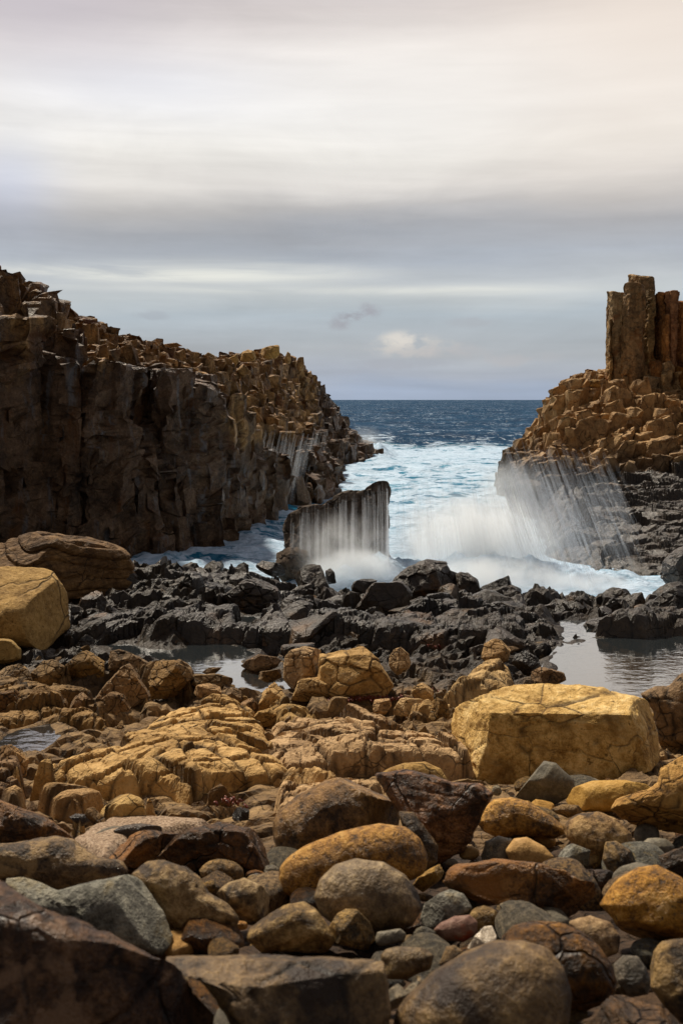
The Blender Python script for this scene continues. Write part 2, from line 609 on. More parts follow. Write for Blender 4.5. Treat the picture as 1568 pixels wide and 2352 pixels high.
    k.put(hsv.inputs['Color'], col)
    b = k.n('ShaderNodeBsdfPrincipled')
    k.put(b.inputs['Base Color'], hsv.outputs[0])
    k.put(b.inputs['Roughness'], ro)
    b.inputs['Specular IOR Level'].default_value = spec
    bp = k.n('ShaderNodeBump')
    bp.inputs['Strength'].default_value = min(1.0, bump)
    bp.inputs['Distance'].default_value = 1.0 * max(1.0, bump)
    k.put(bp.inputs['Height'], H)
    k.put(b.inputs['Normal'], bp.outputs[0])
    o = k.n('ShaderNodeOutputMaterial')
    k.put(o.inputs[0], b.outputs[0])
    return m


def C(r, g, b):      # iron-stained rock: everything on this shore leans to ochre
    return (r * 1.07, g * .95, b * .77)


M = {}
M['tan'] = rockmat('tan_sandstone', [C(.12, .075, .037), C(.27, .175, .082), C(.43, .30, .14), C(.56, .41, .21)], 2.2, .85, 1.0,
                   crack=(3.0, .02), speck=(C(.06, .04, .02), 30, .66))
M['bedrock'] = rockmat('cracked_tan_bedrock', [C(.14, .094, .053), C(.33, .236, .130), C(.50, .375, .22), C(.66, .52, .33)], 1.6, .82, 1.0,
                       crack=(4.2, .012), speck=(C(.05, .035, .02), 30, .64))
M['brown'] = rockmat('brown_bedrock', [C(.04, .027, .014), C(.14, .092, .046), C(.25, .17, .09), C(.38, .27, .15)], 1.6, .75, 1.0, crack=(5.0, .025))
M['black'] = rockmat('wet_black_rock', [C(.008, .006, .005), C(.022, .017, .013), C(.042, .033, .025), C(.085, .066, .049)], 2.0, .40, 1.0,
                     crack=(3.0, .02), patch=(C(.16, .10, .05), 0.9, .60, .12), spec=.5)
M['black2'] = rockmat('wet_charcoal_rock', [C(.009, .007, .006), C(.024, .020, .016), C(.046, .038, .031), C(.095, .078, .062)], 2.4, .34, 1.0,
                      crack=(2.5, .015), spec=.55, strata=(9, .02, .5))
M['pale'] = rockmat('pale_yellow_boulder', [C(.18, .11, .05), C(.44, .31, .15), C(.68, .52, .29), C(.85, .72, .47)], 2.6, .8, 1.2, contrast=1.3, patch=(C(.20, .125, .055), 1.6, .60, .16),
                    crack=(1.3, .012, .011), speck=(C(.12, .075, .03), 12, .64))
M['layer'] = rockmat('layered_brown_boulder', [C(.025, .016, .008), C(.10, .062, .026), C(.19, .125, .055), C(.30, .21, .10)], 1.5, .8, 1.0,
                     strata=(11, .045, -.25), crack=(2.0, .02))
M['grain'] = rockmat('grainy_tan_boulder', [C(.12, .078, .036), C(.26, .185, .09), C(.40, .295, .15), C(.50, .38, .21)], 2.4, .9, 1.0,
                     crack=(.8, .03), speck=(C(.07, .045, .02), 26, .60))
M['orange'] = rockmat('orange_mottled_stone', [C(.08, .045, .017), C(.27, .15, .045), C(.50, .29, .09), C(.66, .44, .18)], 5, 0.50, 1.7, contrast=1.75,
                      speck=(C(.05, .03, .015), 22, .60))
M['golden'] = rockmat('golden_brown_stone', [C(.045, .028, .011), C(.17, .105, .038), C(.33, .21, .075), C(.48, .33, .14)], 4, 0.40, 1.7, contrast=1.6, speck=(C(.05, .033, .014), 14, .60))
M['rust'] = rockmat('rust_brown_stone', [C(0.027, 0.015, 0.007), C(0.094, 0.050, 0.021), C(0.200, 0.107, 0.044), C(0.388, 0.219, 0.090)], 4, 0.45, 1.7, contrast=1.75,
                    patch=(C(.36, .17, .055), 3.0, .60, .10), crack=(3, .012))
M['redbrown'] = rockmat('dark_red_brown_stone', [C(0.020, 0.011, 0.006), C(0.056, 0.033, 0.016), C(0.112, 0.065, 0.033), C(0.213, 0.125, 0.062)], 4, 0.40, 1.7, contrast=1.75,
                        crack=(4, .012))
M['olive'] = rockmat('olive_brown_stone', [C(0.044, 0.030, 0.013), C(0.163, 0.112, 0.050), C(0.300, 0.206, 0.088), C(0.450, 0.312, 0.138)], 4, 0.55, 1.7, contrast=1.75,
                     speck=(C(.03, .022, .010), 14, .58))
M['greygreen'] = rockmat('grey_green_stone', [(.05, .046, .036), (.145, .136, .108), (.25, .235, .19), (.40, .37, .29)], 3.5, .75, 1.7, contrast=1.75,
                         patch=(C(.38, .32, .19), 4, .58, .15))
M['grey'] = rockmat('grey_stone', [C(0.037, 0.035, 0.030), C(0.106, 0.100, 0.083), C(0.188, 0.175, 0.144), C(0.312, 0.281, 0.219)], 5, 0.52, 1.7, contrast=1.75,
                    speck=(C(.34, .28, .18), 16, .62))
M['bluegrey'] = rockmat('blue_grey_pebble', [C(.045, .043, .038), C(.105, .102, .09), C(.17, .165, .145), C(.32, .30, .26)], 7, .6, .6)
M['mottle'] = rockmat('mottled_dark_stone', [C(0.025, 0.018, 0.011), C(0.069, 0.048, 0.030), C(0.150, 0.106, 0.062), C(0.250, 0.181, 0.106)], 4, 0.52, 1.7, contrast=1.75,
                      patch=(C(.40, .29, .16), 8, .52, .10))
M['mottan'] = rockmat('mottled_tan_stone', [C(0.062, 0.044, 0.022), C(0.188, 0.131, 0.069), C(0.338, 0.250, 0.138), C(0.525, 0.413, 0.250)], 6, 0.58, 1.7, contrast=1.75,
                      patch=(C(.07, .048, .028), 7, .57, .10))
M['darkfront'] = rockmat('dark_umber_rock', [C(0.019, 0.011, 0.008), C(0.048, 0.028, 0.017), C(0.091, 0.055, 0.030), C(0.179, 0.114, 0.067)], 4, 0.38, 1.7, contrast=1.75,
                         patch=(C(.24, .165, .11), 5.0, .59, .04), crack=(3, .01))
M['striped'] = rockmat('striped_grey_boulder', [C(0.027, 0.020, 0.013), C(0.088, 0.065, 0.040), C(0.188, 0.144, 0.088), C(0.375, 0.300, 0.181)], 3.5, 0.52, .8,
                       patch=(C(.035, .024, .016), 4.0, .54, .10), contrast=1.25)
M['yellow'] = rockmat('smooth_yellow_stone', [C(.16, .095, .035), C(.32, .205, .08), C(.46, .31, .13), C(.60, .44, .22)], 4, .72, .6)
M['purple'] = rockmat('pink_grey_stone', [C(.07, .05, .045), C(.17, .11, .10), C(.25, .19, .17), C(.36, .30, .25)], 7, .65, .6,
                      patch=(C(.30, .09, .06), 5, .60, .06))
M['white'] = rockmat('white_quartz_stone', [C(.30, .27, .24), C(.55, .52, .48), C(.75, .74, .72), C(.85, .85, .84)], 5, .25, .6, spec=.6)
M['cliff'] = rockmat('dark_basalt_cliff', [C(.07, .048, .028), C(.19, .13, .072), C(.33, .235, .13), C(.47, .345, .20)], .8, .62, 1.9,
                     crack=(1.6, .02), patch=(C(.13, .060, .026), .45, .60, .10), spec=.4, vstreak=.6,
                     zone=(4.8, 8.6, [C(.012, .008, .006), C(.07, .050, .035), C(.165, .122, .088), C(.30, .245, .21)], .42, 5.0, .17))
M['headland'] = rockmat('tan_basalt_headland', [C(.09, .060, .033), C(.25, .17, .088), C(.42, .30, .155), C(.56, .42, .24)], .9, .78, 1.0,
                        crack=(1.6, .05), spec=.4,
                        zone=(1.2, 3.4, [C(.013, .011, .010), C(.032, .027, .025), C(.060, .052, .047), C(.11, .095, .085)], .40, 1.2))
M['column'] = rockmat('brown_basalt_column', [C(.085, .06, .038), C(.21, .15, .088), C(.33, .235, .14), C(.44, .32, .20)], 1.2, .8, 1.5, vstreak=.4, crack=(1.5, .02, .014), contrast=1.4,
                      patch=(C(.22, .095, .035), .5, .60, .10))
M['column2'] = rockmat('rust_basalt_column', [C(.075, .040, .020), C(.20, .105, .048), C(.31, .165, .075), C(.40, .24, .12)], 1.2, .8, 1.5, vstreak=.4, crack=(1.5, .02, .014), contrast=1.4)
M['slab'] = rockmat('grey_brown_slab', [C(.028, .024, .022), C(.07, .060, .054), C(.11, .094, .086), C(.16, .142, .132)], 1.5, .85, 1.2, spec=.15)
M['ground'] = rockmat('shore_ground', [C(.05, .032, .017), C(.15, .10, .052), C(.28, .195, .10), C(.42, .31, .17)], 2.0, .75, 1.0,
                      crack=(6, .02))


def ground_material():
    """tan dry bedrock inland, dark wet rock towards the sea, dark stony ground under the cobbles"""
    m = M['ground']
    t = m.node_tree
    b = next(n for n in t.nodes if n.type == 'BSDF_PRINCIPLED')
    src = b.inputs['Base Color'].links[0].from_socket
    k = NT.__new__(NT); k.t = t
    geo = k.n('ShaderNodeNewGeometry')
    q = k.sep(geo.outputs['Position'])
    ns = k.noise(geo.outputs['Position'], .6, 4, .6)
    yy = k.m('ADD', q[1], k.m('MULTIPLY', k.m('SUBTRACT', ns, .5), 5.0))
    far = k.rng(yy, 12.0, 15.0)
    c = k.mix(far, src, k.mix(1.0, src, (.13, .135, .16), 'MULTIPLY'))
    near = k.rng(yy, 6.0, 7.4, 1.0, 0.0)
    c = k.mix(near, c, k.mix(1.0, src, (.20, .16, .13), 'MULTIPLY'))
    # golden sand lying under the pools and in the hollows
    sa = k.n('ShaderNodeAttribute', attribute_name='sand')
    sn = k.noise(geo.outputs['Position'], 1.7, 5, .6)
    s1 = k.rng(k.m('ADD', sn, k.m('MULTIPLY', sa.outputs['Fac'], .45)), .66, .74)
    c = k.mix(k.m('MULTIPLY', s1, .9), c, k.mix(ns, (.46, .27, .085), (.22, .12, .04)))
    k.put(b.inputs['Base Color'], c)
    k.put(b.inputs['Roughness'], k.rng(far, 0, 1, .8, .4))


ground_material()


def pool_material(name, tint, ripple=.015):
    m, k = new_mat(name)
    tc = k.n('ShaderNodeNewGeometry')
    P = tc.outputs['Position']
    q = k.sep(P)
    v = k.comb(k.m('MULTIPLY', q[0], .6), q[1], 0.0)
    n = k.m('ADD', k.noise(v, 5, 3, .5), k.m('MULTIPLY', k.noise(v, 17, 3, .5), .3))
    bp = k.n('ShaderNodeBump')
    bp.inputs['Distance'].default_value = ripple
    bp.inputs['Strength'].default_value = 1.0
    k.put(bp.inputs['Height'], n)
    fr = k.n('ShaderNodeFresnel'); fr.inputs[0].default_value = 1.5
    k.put(fr.inputs['Normal'], bp.outputs[0])
    g = k.n('ShaderNodeBsdfGlossy'); g.inputs['Roughness'].default_value = .04
    k.put(g.inputs['Normal'], bp.outputs[0])
    tr = k.n('ShaderNodeBsdfTransparent'); k.put(tr.inputs[0], tint)
    mx = k.n('ShaderNodeMixShader')
    k.put(mx.inputs[0], k.m('MULTIPLY', fr.outputs[0], 2.8, clamp=True)); k.put(mx.inputs[1], tr.outputs[0]); k.put(mx.inputs[2], g.outputs[0])
    df = k.n('ShaderNodeBsdfDiffuse'); k.put(df.inputs[0], (.08, .10, .11))
    mx2 = k.n('ShaderNodeMixShader'); mx2.inputs[0].default_value = .12
    k.put(mx2.inputs[1], mx.outputs[0]); k.put(mx2.inputs[2], df.outputs[0])
    o = k.n('ShaderNodeOutputMaterial'); k.put(o.inputs[0], mx2.outputs[0])
    return m


M['pool'] = pool_material('pool_water', (.50, .47, .40), .004)


def sea_material():
    m, k = new_mat('sea_water')
    geo = k.n('ShaderNodeNewGeometry')
    P = geo.outputs['Position']
    q = k.sep(P)
    at = k.n('ShaderNodeAttribute', attribute_name='foam')
    fo = at.outputs['Fac']
    at2 = k.n('ShaderNodeAttribute', attribute_name='calm')
    wv = k.comb(k.m('MULTIPLY', q[0], .75), q[1], 0.0)
    wp = k.vm('ADD', wv, k.vm('SCALE', k.vm('SUBTRACT', k.noisec(wv, .55, 4), (.5, .5, .5)), scale=2.6))
    wp = k.vm('ADD', wp, k.vm('SCALE', k.vm('SUBTRACT', k.noisec(wv, 2.2, 3), (.5, .5, .5)), scale=.7))
    lace = k.noise(wp, .9, 7, .66, .8)
    ridge = k.m('ABSOLUTE', k.m('SUBTRACT', k.noise(wp, .45, 5, .6, .5), .5))
    pat = k.m('ADD', k.m('MULTIPLY', lace, .75), k.m('MULTIPLY', k.rng(ridge, 0, .16, 1, 0), .30))
    f = k.m('SUBTRACT', k.m('ADD', k.m('MULTIPLY', fo, .95), k.m('ADD', .5, k.m('MULTIPLY', k.m('SUBTRACT', pat, .5), 3.0))), .85)
    ff = k.rng(f, -.12, .36, smooth=True)
    # foam breaks up into threads, so full white only where it is thick
    lc = k.noise(wp, 3.2, 5, .6, .4)
    ff = k.m('MULTIPLY', ff, k.rng(lc, .34, .60, .50, 1.05), clamp=True)
    deep = k.ramp(k.noise(wv, .12, 3), [(.3, (.004, .026, .066)), (.7, (.012, .058, .125))])
    teal = k.ramp(lace, [(.35, (.008, .11, .22)), (.65, (.035, .27, .42))])
    wat = k.mix(k.rng(fo, .12, .50), deep, teal)
    col = k.mix(ff, wat, (.58, .71, .86))
    b = k.n('ShaderNodeBsdfDiffuse')
    k.put(b.inputs[0], col)
    gl = k.n('ShaderNodeBsdfGlossy')
    gl.inputs['Roughness'].default_value = .22
    mxs = k.n('ShaderNodeMixShader')
    k.put(mxs.inputs[0], k.m('MULTIPLY', k.m('SUBTRACT', 1.0, ff), .05)); k.put(mxs.inputs[1], b.outputs[0]); k.put(mxs.inputs[2], gl.outputs[0])
    sv = k.comb(q[0], q[1], 0.0)
    far = k.rng(q[1], 40, 400, 1.0, 0.0)
    hh = k.m('ADD', k.m('MULTIPLY', k.noise(sv, .55, 5, .6, .4), .55), k.m('MULTIPLY', k.noise(sv, .10, 4, .6), 1.6))
    hh = k.m('ADD', hh, k.m('MULTIPLY', k.noise(sv, 2.2, 4, .6), .16))
    hf = k.m('ADD', k.m('MULTIPLY', lace, .20), k.m('MULTIPLY', lc, .10))
    hh = k.m('ADD', k.m('MULTIPLY', hh, k.rng(fo, .3, .6, 1, .25)), k.m('MULTIPLY', hf, k.rng(fo, .3, .6, 0, 1)))
    bp = k.n('ShaderNodeBump'); bp.inputs['Strength'].default_value = 1.0; bp.inputs['Distance'].default_value = .9
    k.put(bp.inputs['Height'], hh)
    k.put(b.inputs['Normal'], bp.outputs[0]); k.put(gl.inputs['Normal'], bp.outputs[0])
    o = k.n('ShaderNodeOutputMaterial'); k.put(o.inputs[0], mxs.outputs[0])
    return m


M['sea'] = sea_material()


def streak_material():
    m, k = new_mat('falling_water')
    df = k.n('ShaderNodeBsdfDiffuse'); k.put(df.inputs[0], (.86, .89, .93))
    tl = k.n('ShaderNodeBsdfTranslucent'); k.put(tl.inputs[0], (.86, .89, .93))
    a = k.n('ShaderNodeMixShader'); a.inputs[0].default_value = .5
    k.put(a.inputs[1], df.outputs[0]); k.put(a.inputs[2], tl.outputs[0])
    at = k.n('ShaderNodeAttribute', attribute_name='alpha')
    tr = k.n('ShaderNodeBsdfTransparent')
    b = k.n('ShaderNodeMixShader')
    k.put(b.inputs[0], at.outputs['Fac']); k.put(b.inputs[1], tr.outputs[0]); k.put(b.inputs[2], a.outputs[0])
    o = k.n('ShaderNodeOutputMaterial'); k.put(o.inputs[0], b.outputs[0])
    return m


M['streak'] = streak_material()


def mist_material(name, dens, nscale=1.0, thr=.42):
    m, k = new_mat(name)
    tc = k.n('ShaderNodeTexCoord')
    G = k.vm('SUBTRACT', k.vm('MULTIPLY', tc.outputs['Generated'], (2, 2, 2)), (1, 1, 1))
    ln = k.n('ShaderNodeVectorMath', operation='LENGTH'); k.put(ln.inputs[0], G)
    P = k.n('ShaderNodeNewGeometry').outputs['Position']
    n = k.noise(P, nscale, 4, .6, .4)
    fall = k.rng(ln.outputs['Value'], .25, 1.0, 1.0, 0.0, smooth=True)
    d = k.m('MULTIPLY', fall, k.rng(n, thr - .12, thr + .22))
    v = k.n('ShaderNodeVolumePrincipled')
    k.put(v.inputs['Color'], (.965, .985, 1.0))
    k.put(v.inputs['Density'], k.m('MULTIPLY', d, dens))
    v.inputs['Anisotropy'].default_value = .25
    o = k.n('ShaderNodeOutputMaterial'); k.put(o.inputs['Volume'], v.outputs[0])
    return m


def simple_mat(name, cols, sc, rough=.5, bump=.005):
    m, k = new_mat(name)
    tc = k.n('ShaderNodeTexCoord')
    n = k.noise(tc.outputs['Object'], sc, 4, .6)
    b = k.n('ShaderNodeBsdfPrincipled')
    k.put(b.inputs['Base Color'], k.ramp(n, [(.35 + .3 * i / (len(cols) - 1), c) for i, c in enumerate(cols)]))
    b.inputs['Roughness'].default_value = rough
    bp = k.n('ShaderNodeBump'); bp.inputs['Distance'].default_value = bump; k.put(bp.inputs['Height'], n)
    k.put(b.inputs['Normal'], bp.outputs[0])
    o = k.n('ShaderNodeOutputMaterial'); k.put(o.inputs[0], b.outputs[0])
    return m


M['sand'] = simple_mat('shelly_sand', [(.12, .075, .045), (.34, .225, .135), (.52, .39, .27)], 60, .9, .02)
M['weed'] = simple_mat('red_seaweed', [(.04, .006, .003), (.14, .018, .007), (.26, .06, .015)], 30, .4)


# ---------------------------------------------------------------- rock builders
def ell(cx, cy, w, h, rot=0.0, n=14, seed=0):
    r = random.Random(int(cx * 7 + cy * 13) + seed)
    out = []
    for i in range(n):
        a = 2 * math.pi * i / n
        q = 1 + r.uniform(-.06, .06)
        x, y = w / 2 * math.cos(a) * q, h / 2 * math.sin(a) * q
        out.append((cx + x * math.cos(rot) - y * math.sin(rot), cy + x * math.sin(rot) + y * math.cos(rot)))
    return out


def inflate(px, Yc, depth=.8, box=.75, sub=5, facets=0, fstr=.95, planes=(), flo=.6, jw=.045, rough=.04, cell=0.0, cellsize=.5, seed=1, tilt=1.0, fine=.012, lay=0.0):
    """a solid body whose outline, seen along the line of sight, is the polygon px"""
    px = np.asarray(px, float)
    c = (px.min(0) + px.max(0)) / 2
    cen = PT(c[0], c[1], Yc)
    r = cen - np.array([0, 0, CZ]); r /= np.linalg.norm(r)
    # outline rays meet the plane through the centre, square to the line of sight
    rays = np.stack([(px[:, 0] - CX) / FD, np.ones(len(px)), -(px[:, 1] - HY) / FD], 1)
    O = np.array([0, 0, CZ])
    t = ((cen - O) @ r) / (rays @ r)
    pts = O + rays * t[:, None]
    right = np.cross(r, [0, 0, 1.0]); right /= np.linalg.norm(right)
    up = np.cross(right, r)
    q = np.stack([(pts - cen) @ right, (pts - cen) @ up], 1)
    N = 360
    th = np.arange(N) * 2 * math.pi / N
    rad = np.zeros(N)
    m = len(q)
    for i in range(m):
        a, b = q[i], q[(i + 1) % m]
        e = b - a
        dx, dy = np.cos(th), np.sin(th)
        det = dx * (-e[1]) + dy * e[0]
        with np.errstate(divide='ignore', invalid='ignore'):
            s = (a[0] * (-e[1]) + a[1] * e[0]) / det
            u = (dx * a[1] - dy * a[0]) / det
        ok = (np.abs(det) > 1e-9) & (s > 0) & (u >= -1e-6) & (u <= 1 + 1e-6)
        rad = np.where(ok & (s > rad), s, rad)
    rad[rad <= 0] = rad[rad > 0].mean()
    kn = 7 if facets == 0 else 3
    ker = np.hanning(kn + 2)[1:-1]; ker /= ker.sum()
    rad = np.convolve(np.concatenate([rad[-10:], rad, rad[:10]]), ker, 'same')[10:-10]
    D, F = ico(sub)
    a = np.arctan2(D[:, 2], D[:, 0]) % (2 * math.pi)
    rho = np.sqrt(D[:, 0] ** 2 + D[:, 2] ** 2)
    R = np.interp(a, np.append(th, 2 * math.pi), np.append(rad, rad[0]))
    S = float(np.sqrt((rad ** 2).mean()))
    dp = S * depth
    rr = rho ** box
    yy = np.sign(D[:, 1]) * np.abs(D[:, 1]) ** box
    L = np.stack([np.cos(a) * R * rr, yy * dp, np.sin(a) * R * rr], 1)
    rg = np.random.RandomState(seed)
    if facets:
        for i in range(facets):
            n = rg.normal(size=3); n[1] = -abs(n[1]) * 1.3 if i % 3 else n[1]
            n /= np.linalg.norm(n)
            pr = L @ n
            off = pr.max() * rg.uniform(flo, .88)
            ex = np.maximum(pr - off, 0)
            L = L - (ex * fstr)[:, None] * n[None]
    for pn, po in planes:      # flat faces: normal as (right, away, up), distance as a share of the mean radius
        pn = np.array(pn, float); pn /= np.linalg.norm(pn)
        ex = np.maximum(L @ pn - po * S, 0)
        L = L - (ex * .93)[:, None] * pn[None]
    # local -> world
    B = np.stack([right, r, up], 1)
    V = L @ B.T
    nd = V / (np.linalg.norm(V, axis=1)[:, None] + 1e-9)
    P = V / S + seed * 3.7
    d = rough * S * (fbm(P * 1.3, seed, 3) * 1.4 + fbm(P * 4.0, seed + 3, 3) * .5) + fine * S * fbm(P * 12, seed + 9, 3)
    if lay:
        w = fbm(P * .8, seed + 20, 2)
        lz = P[:, 2] * 5.5 + P[:, 0] * 1.2 + w * 2.5
        li = np.floor(lz); fr = lz - li
        d = d + lay * S * ((_h(li, li * 0, li * 0, seed) - .5) * 1.6 - np.exp(-(np.minimum(fr, 1 - fr) / .12) ** 2) * .5)
    if cell:
        f1, f2, ids, dl = voro3(P / cellsize * np.array([.8, .8, 1.3]), seed + 40, .9)
        e = f2 - f1
        hb = (ids[:, 0] - .5) * 1.1 + ((ids - .5) * dl).sum(1) * 1.7
        d = d + cell * S * (hb - .9 * np.exp(-(e / .055) ** 2))
    global LASTJ
    LASTJ = np.exp(-(e / jw) ** 2) if cell else np.zeros(len(V))
    V = V + nd * d[:, None]
    return V + cen, F, S


def rock(name, label, px, mat, cat='boulder', group=None, h=.0, dY=None, Y=None, drop=0, smooth=True, **kw):
    """a boulder whose lowest visible edge stands on the ground"""
    ys = [p[1] for p in px]
    yb = max(ys); xs = [p[0] for p in px]
    xb = (min(xs) + max(xs)) / 2
    if Y is None:
        Yb = ray_hit(xb, yb - drop, h)
        wpx = (max(xs) - min(xs)); hpx = yb - min(ys)
        half = math.sqrt(wpx * hpx) / 2 / FD * Yb
        t = (yb - HY) / FD
        Y = Yb + half * kw.get('depth', .8) * .55 if dY is None else Yb + dY
    V, F, S = inflate(px, Y, **kw)
    o = mesh_obj(name, V, F, M[mat] if isinstance(mat, str) else mat, smooth=smooth, attrs={'joint': LASTJ})
    return tag(o, label, cat, group)


def outcrop(name, label, px, mat, H=.3, edge=.35, size=.4, aniso=1.4, ang=.4, amp=.06, groove=.05, seed=1, step=None,
            cat='rock outcrop', group=None, dome=.25, slope=(0, 0), fn=None, lift=0.0, rag=.12, sink=.35, grow=1.10):
    """a low mass of jointed bedrock standing on the ground; px is its outline in the photograph"""
    px = np.asarray(px, float)
    y0, y1 = px[:, 1].min(), px[:, 1].max()
    poly = []
    for x, y in px:
        w = sstep(0, .55, (y1 - y) / (y1 - y0 + 1e-6))
        Yh = ray_hit(x, y, lift + (H * w if H else 0), fn)
        poly.append(((x - CX) / FD * Yh, Yh))
    poly = np.array(poly)
    poly = poly.mean(0) + (poly - poly.mean(0)) * grow
    mn, mx = poly.min(0) - .25, poly.max(0) + .25
    step = step or max(.014, poly[:, 1].mean() * .0016)
    nx = int((mx[0] - mn[0]) / step) + 2; ny = int((mx[1] - mn[1]) / (step * 1.5)) + 2
    X, Yg = np.meshgrid(np.linspace(mn[0], mx[0], nx), np.linspace(mn[1], mx[1], ny))
    x, y = X.ravel(), Yg.ravel()
    p = np.stack([x, y, 0 * x], 1)
    wx = x + rag * fbm(p * 2.2, seed, 3); wy = y + rag * fbm(p * 2.2 + 7, seed + 1, 3)
    d = poly_sd(wx, wy, poly)
    prof = np.sqrt(np.clip(1 - (1 - np.clip(d / edge, 0, 1)) ** 2, 0, 1))
    size_m = max(np.ptp(poly[:, 0]), np.ptp(poly[:, 1])) / 2
    dm = np.clip(d / (size_m * .6 + edge), 0, 1)
    hb, g = blocks2(x, y, size, aniso, ang, seed, .6, .07)
    hs, gs = blocks2(x, y, size * .42, aniso * .8, ang + .2, seed + 9, .7, .08)
    hc, gc = blocks2(x, y, size * 2.3, 1.2, ang - .3, seed + 19, .9)
    hb = hb * .9; hs = hs * .8
    gk = sstep(-.3, .35, fbm(p * 1.1 / size * .4, seed + 31, 2))
    rel = amp * (hc * 1.9 + hb * 1.0 + hs * .4) - groove * 1.7 * (g * .9 + gs * .35 * gk + gc * .6) + amp * .28 * fbm(p * 5, seed + 2, 4) + amp * .10 * fbm(p * 22, seed + 7, 3)
    c = poly.mean(0)
    gz = (fn or base_z)(x, y) + lift
    z = gz + (H * (1 - dome) + H * dome * dm + (x - c[0]) * slope[0] + (y - c[1]) * slope[1]) * prof + rel * np.clip(prof * 1.4, 0, 1)
    z = z - sink * (1 - sstep(-.02, edge * .35, d)) - .02
    keep = d > -.12
    idx = -np.ones(len(x), int)
    F = grid_faces(ny, nx)
    ok = keep[F].all(1)
    F = F[ok]
    used = np.unique(F)
    idx[used] = np.arange(len(used))
    V = np.stack([x, y, z], 1)[used]
    # push the steep flanks outwards a little so that joints show on them too
    jo = np.clip(np.maximum(np.maximum(g, gc), gs * gk * .7), 0, 1)[used] ** 2
    o = mesh_obj(name, V, idx[F], M[mat] if isinstance(mat, str) else mat, smooth=False, attrs={'joint': jo})
    return tag(o, label, cat, group)


# ---------------------------------------------------------------- columnar basalt
def clip_poly(poly, nx, ny, c):
    out = []
    m = len(poly)
    for i in range(m):
        a, b = poly[i], poly[(i + 1) % m]
        da, db = a[0] * nx + a[1] * ny - c, b[0] * nx + b[1] * ny - c
        if da <= 0:
            out.append(a)
        if (da < 0 < db) or (db < 0 < da):
            t = da / (da - db)
            out.append((a[0] + (b[0] - a[0]) * t, a[1] + (b[1] - a[1]) * t))
    return out


def cells(sites, reach):
    sites = np.asarray(sites)
    res = []
    for i, s in enumerate(sites):
        d = sites - s
        q = (d * d).sum(1)
        nb = np.where((q > 1e-9) & (q < (reach * 2) ** 2))[0]
        nb = nb[np.argsort(q[nb])][:16]
        P = [(s[0] + reach * math.cos(a), s[1] + reach * math.sin(a)) for a in np.linspace(0, 2 * math.pi, 9)[:-1]]
        for j in nb:
            n = sites[j] - s
            c = ((sites[j] ** 2).sum() - (s ** 2).sum()) / 2
            P = clip_poly(P, n[0], n[1], c)
            if len(P) < 3:
                break
        res.append(P)
    return res


def prism(poly, zb, zt, vs, es, shrink=.985, tilt=(0, 0), joints=None, rg=None, round_=.05, lean=(0, 0), twist=0.0):
    """one column: subdivided polygonal prism with softened top edge; returns V, F"""
    P = np.array(poly)
    c = P.mean(0)
    P = c + (P - c) * shrink
    ring = []
    for i in range(len(P)):
        a, b = P[i], P[(i + 1) % len(P)]
        n = max(1, int(np.linalg.norm(b - a) / es))
        for k in range(n):
            ring.append(a + (b - a) * k / n)
    ring = np.array(ring)
    m = len(ring)
    R = np.sqrt(((ring - c) ** 2).sum(1).mean())
    zs = list(np.linspace(zb, zt - round_, max(2, int((zt - zb) / vs) + 1)))
    sc = [1.0] * len(zs); off = [(0, 0)] * len(zs)
    if joints:
        seg = 0; cuts = []
        z = zb + rg.uniform(.3, 1) * joints
        while z < zt - .25 * joints:
            cuts.append(z); z += joints * rg.uniform(.6, 1.5)
        for cz in cuts:
            for dz, s in ((-.03, .99), (0, .955), (.03, .99)):
                zs.append(cz + dz); sc.append(s); off.append((0, 0))
        o = np.argsort(zs)
        zs = [zs[i] for i in o]; sc = [sc[i] for i in o]
        offs = [(rg.uniform(-.035, .035) * R, rg.uniform(-.035, .035) * R, rg.uniform(.95, 1.03)) for _ in range(len(cuts) + 1)]
        off = [offs[int(np.searchsorted(cuts, z))] for z in zs]
        sc = [s * q[2] for s, q in zip(sc, off)]
        off = [(q[0], q[1]) for q in off]
    rows = []
    for z, s, q in zip(zs, sc, off):
        f = (z - zb) / max(zt - zb, .01)
        rows.append(np.column_stack([c[0] + (ring[:, 0] - c[0]) * s + q[0] + lean[0] * f, c[1] + (ring[:, 1] - c[1]) * s + q[1] + lean[1] * f, np.full(m, z)]))
    last = off[-1] if off else (0, 0)
    for s, dz in ((.97, .4), (.90, .85), (.6, 1.0), (.25, 1.02)):
        rows.append(np.column_stack([c[0] + (ring[:, 0] - c[0]) * s + last[0] + lean[0], c[1] + (ring[:, 1] - c[1]) * s + last[1] + lean[1], np.full(m, zt - round_ + dz * round_)]))
    V = np.array(rows)
    tz = (V[:, :, 0] - c[0]) * tilt[0] + (V[:, :, 1] - c[1]) * tilt[1]
    w = sstep(zt - R * 1.5 - .1, zt - round_, V[:, :, 2])
    V[:, :, 2] += tz * w
    nr = len(rows)
    V = V.reshape(-1, 3)
    a = np.arange(nr * m).reshape(nr, m)
    b = np.roll(a, -1, axis=1)
    F = np.stack([a[:-1].ravel(), b[:-1].ravel(), b[1:].ravel(), a[1:].ravel()], 1)
    # close the top with a last point
    V = np.vstack([V, V[-m:].mean(0)])
    t = len(V) - 1
    cap = np.stack([a[-1], b[-1], np.full(m, t), np.full(m, t)], 1)
    return V, F, cap[:, :3]


def merge(parts):
    VV, FF, TT = [], [], []
    o = 0
    for V, F, T in parts:
        VV.append(V); FF.append(F + o); TT.append(T + o); o += len(V)
    return np.vstack(VV), np.vstack(FF), np.vstack(TT)


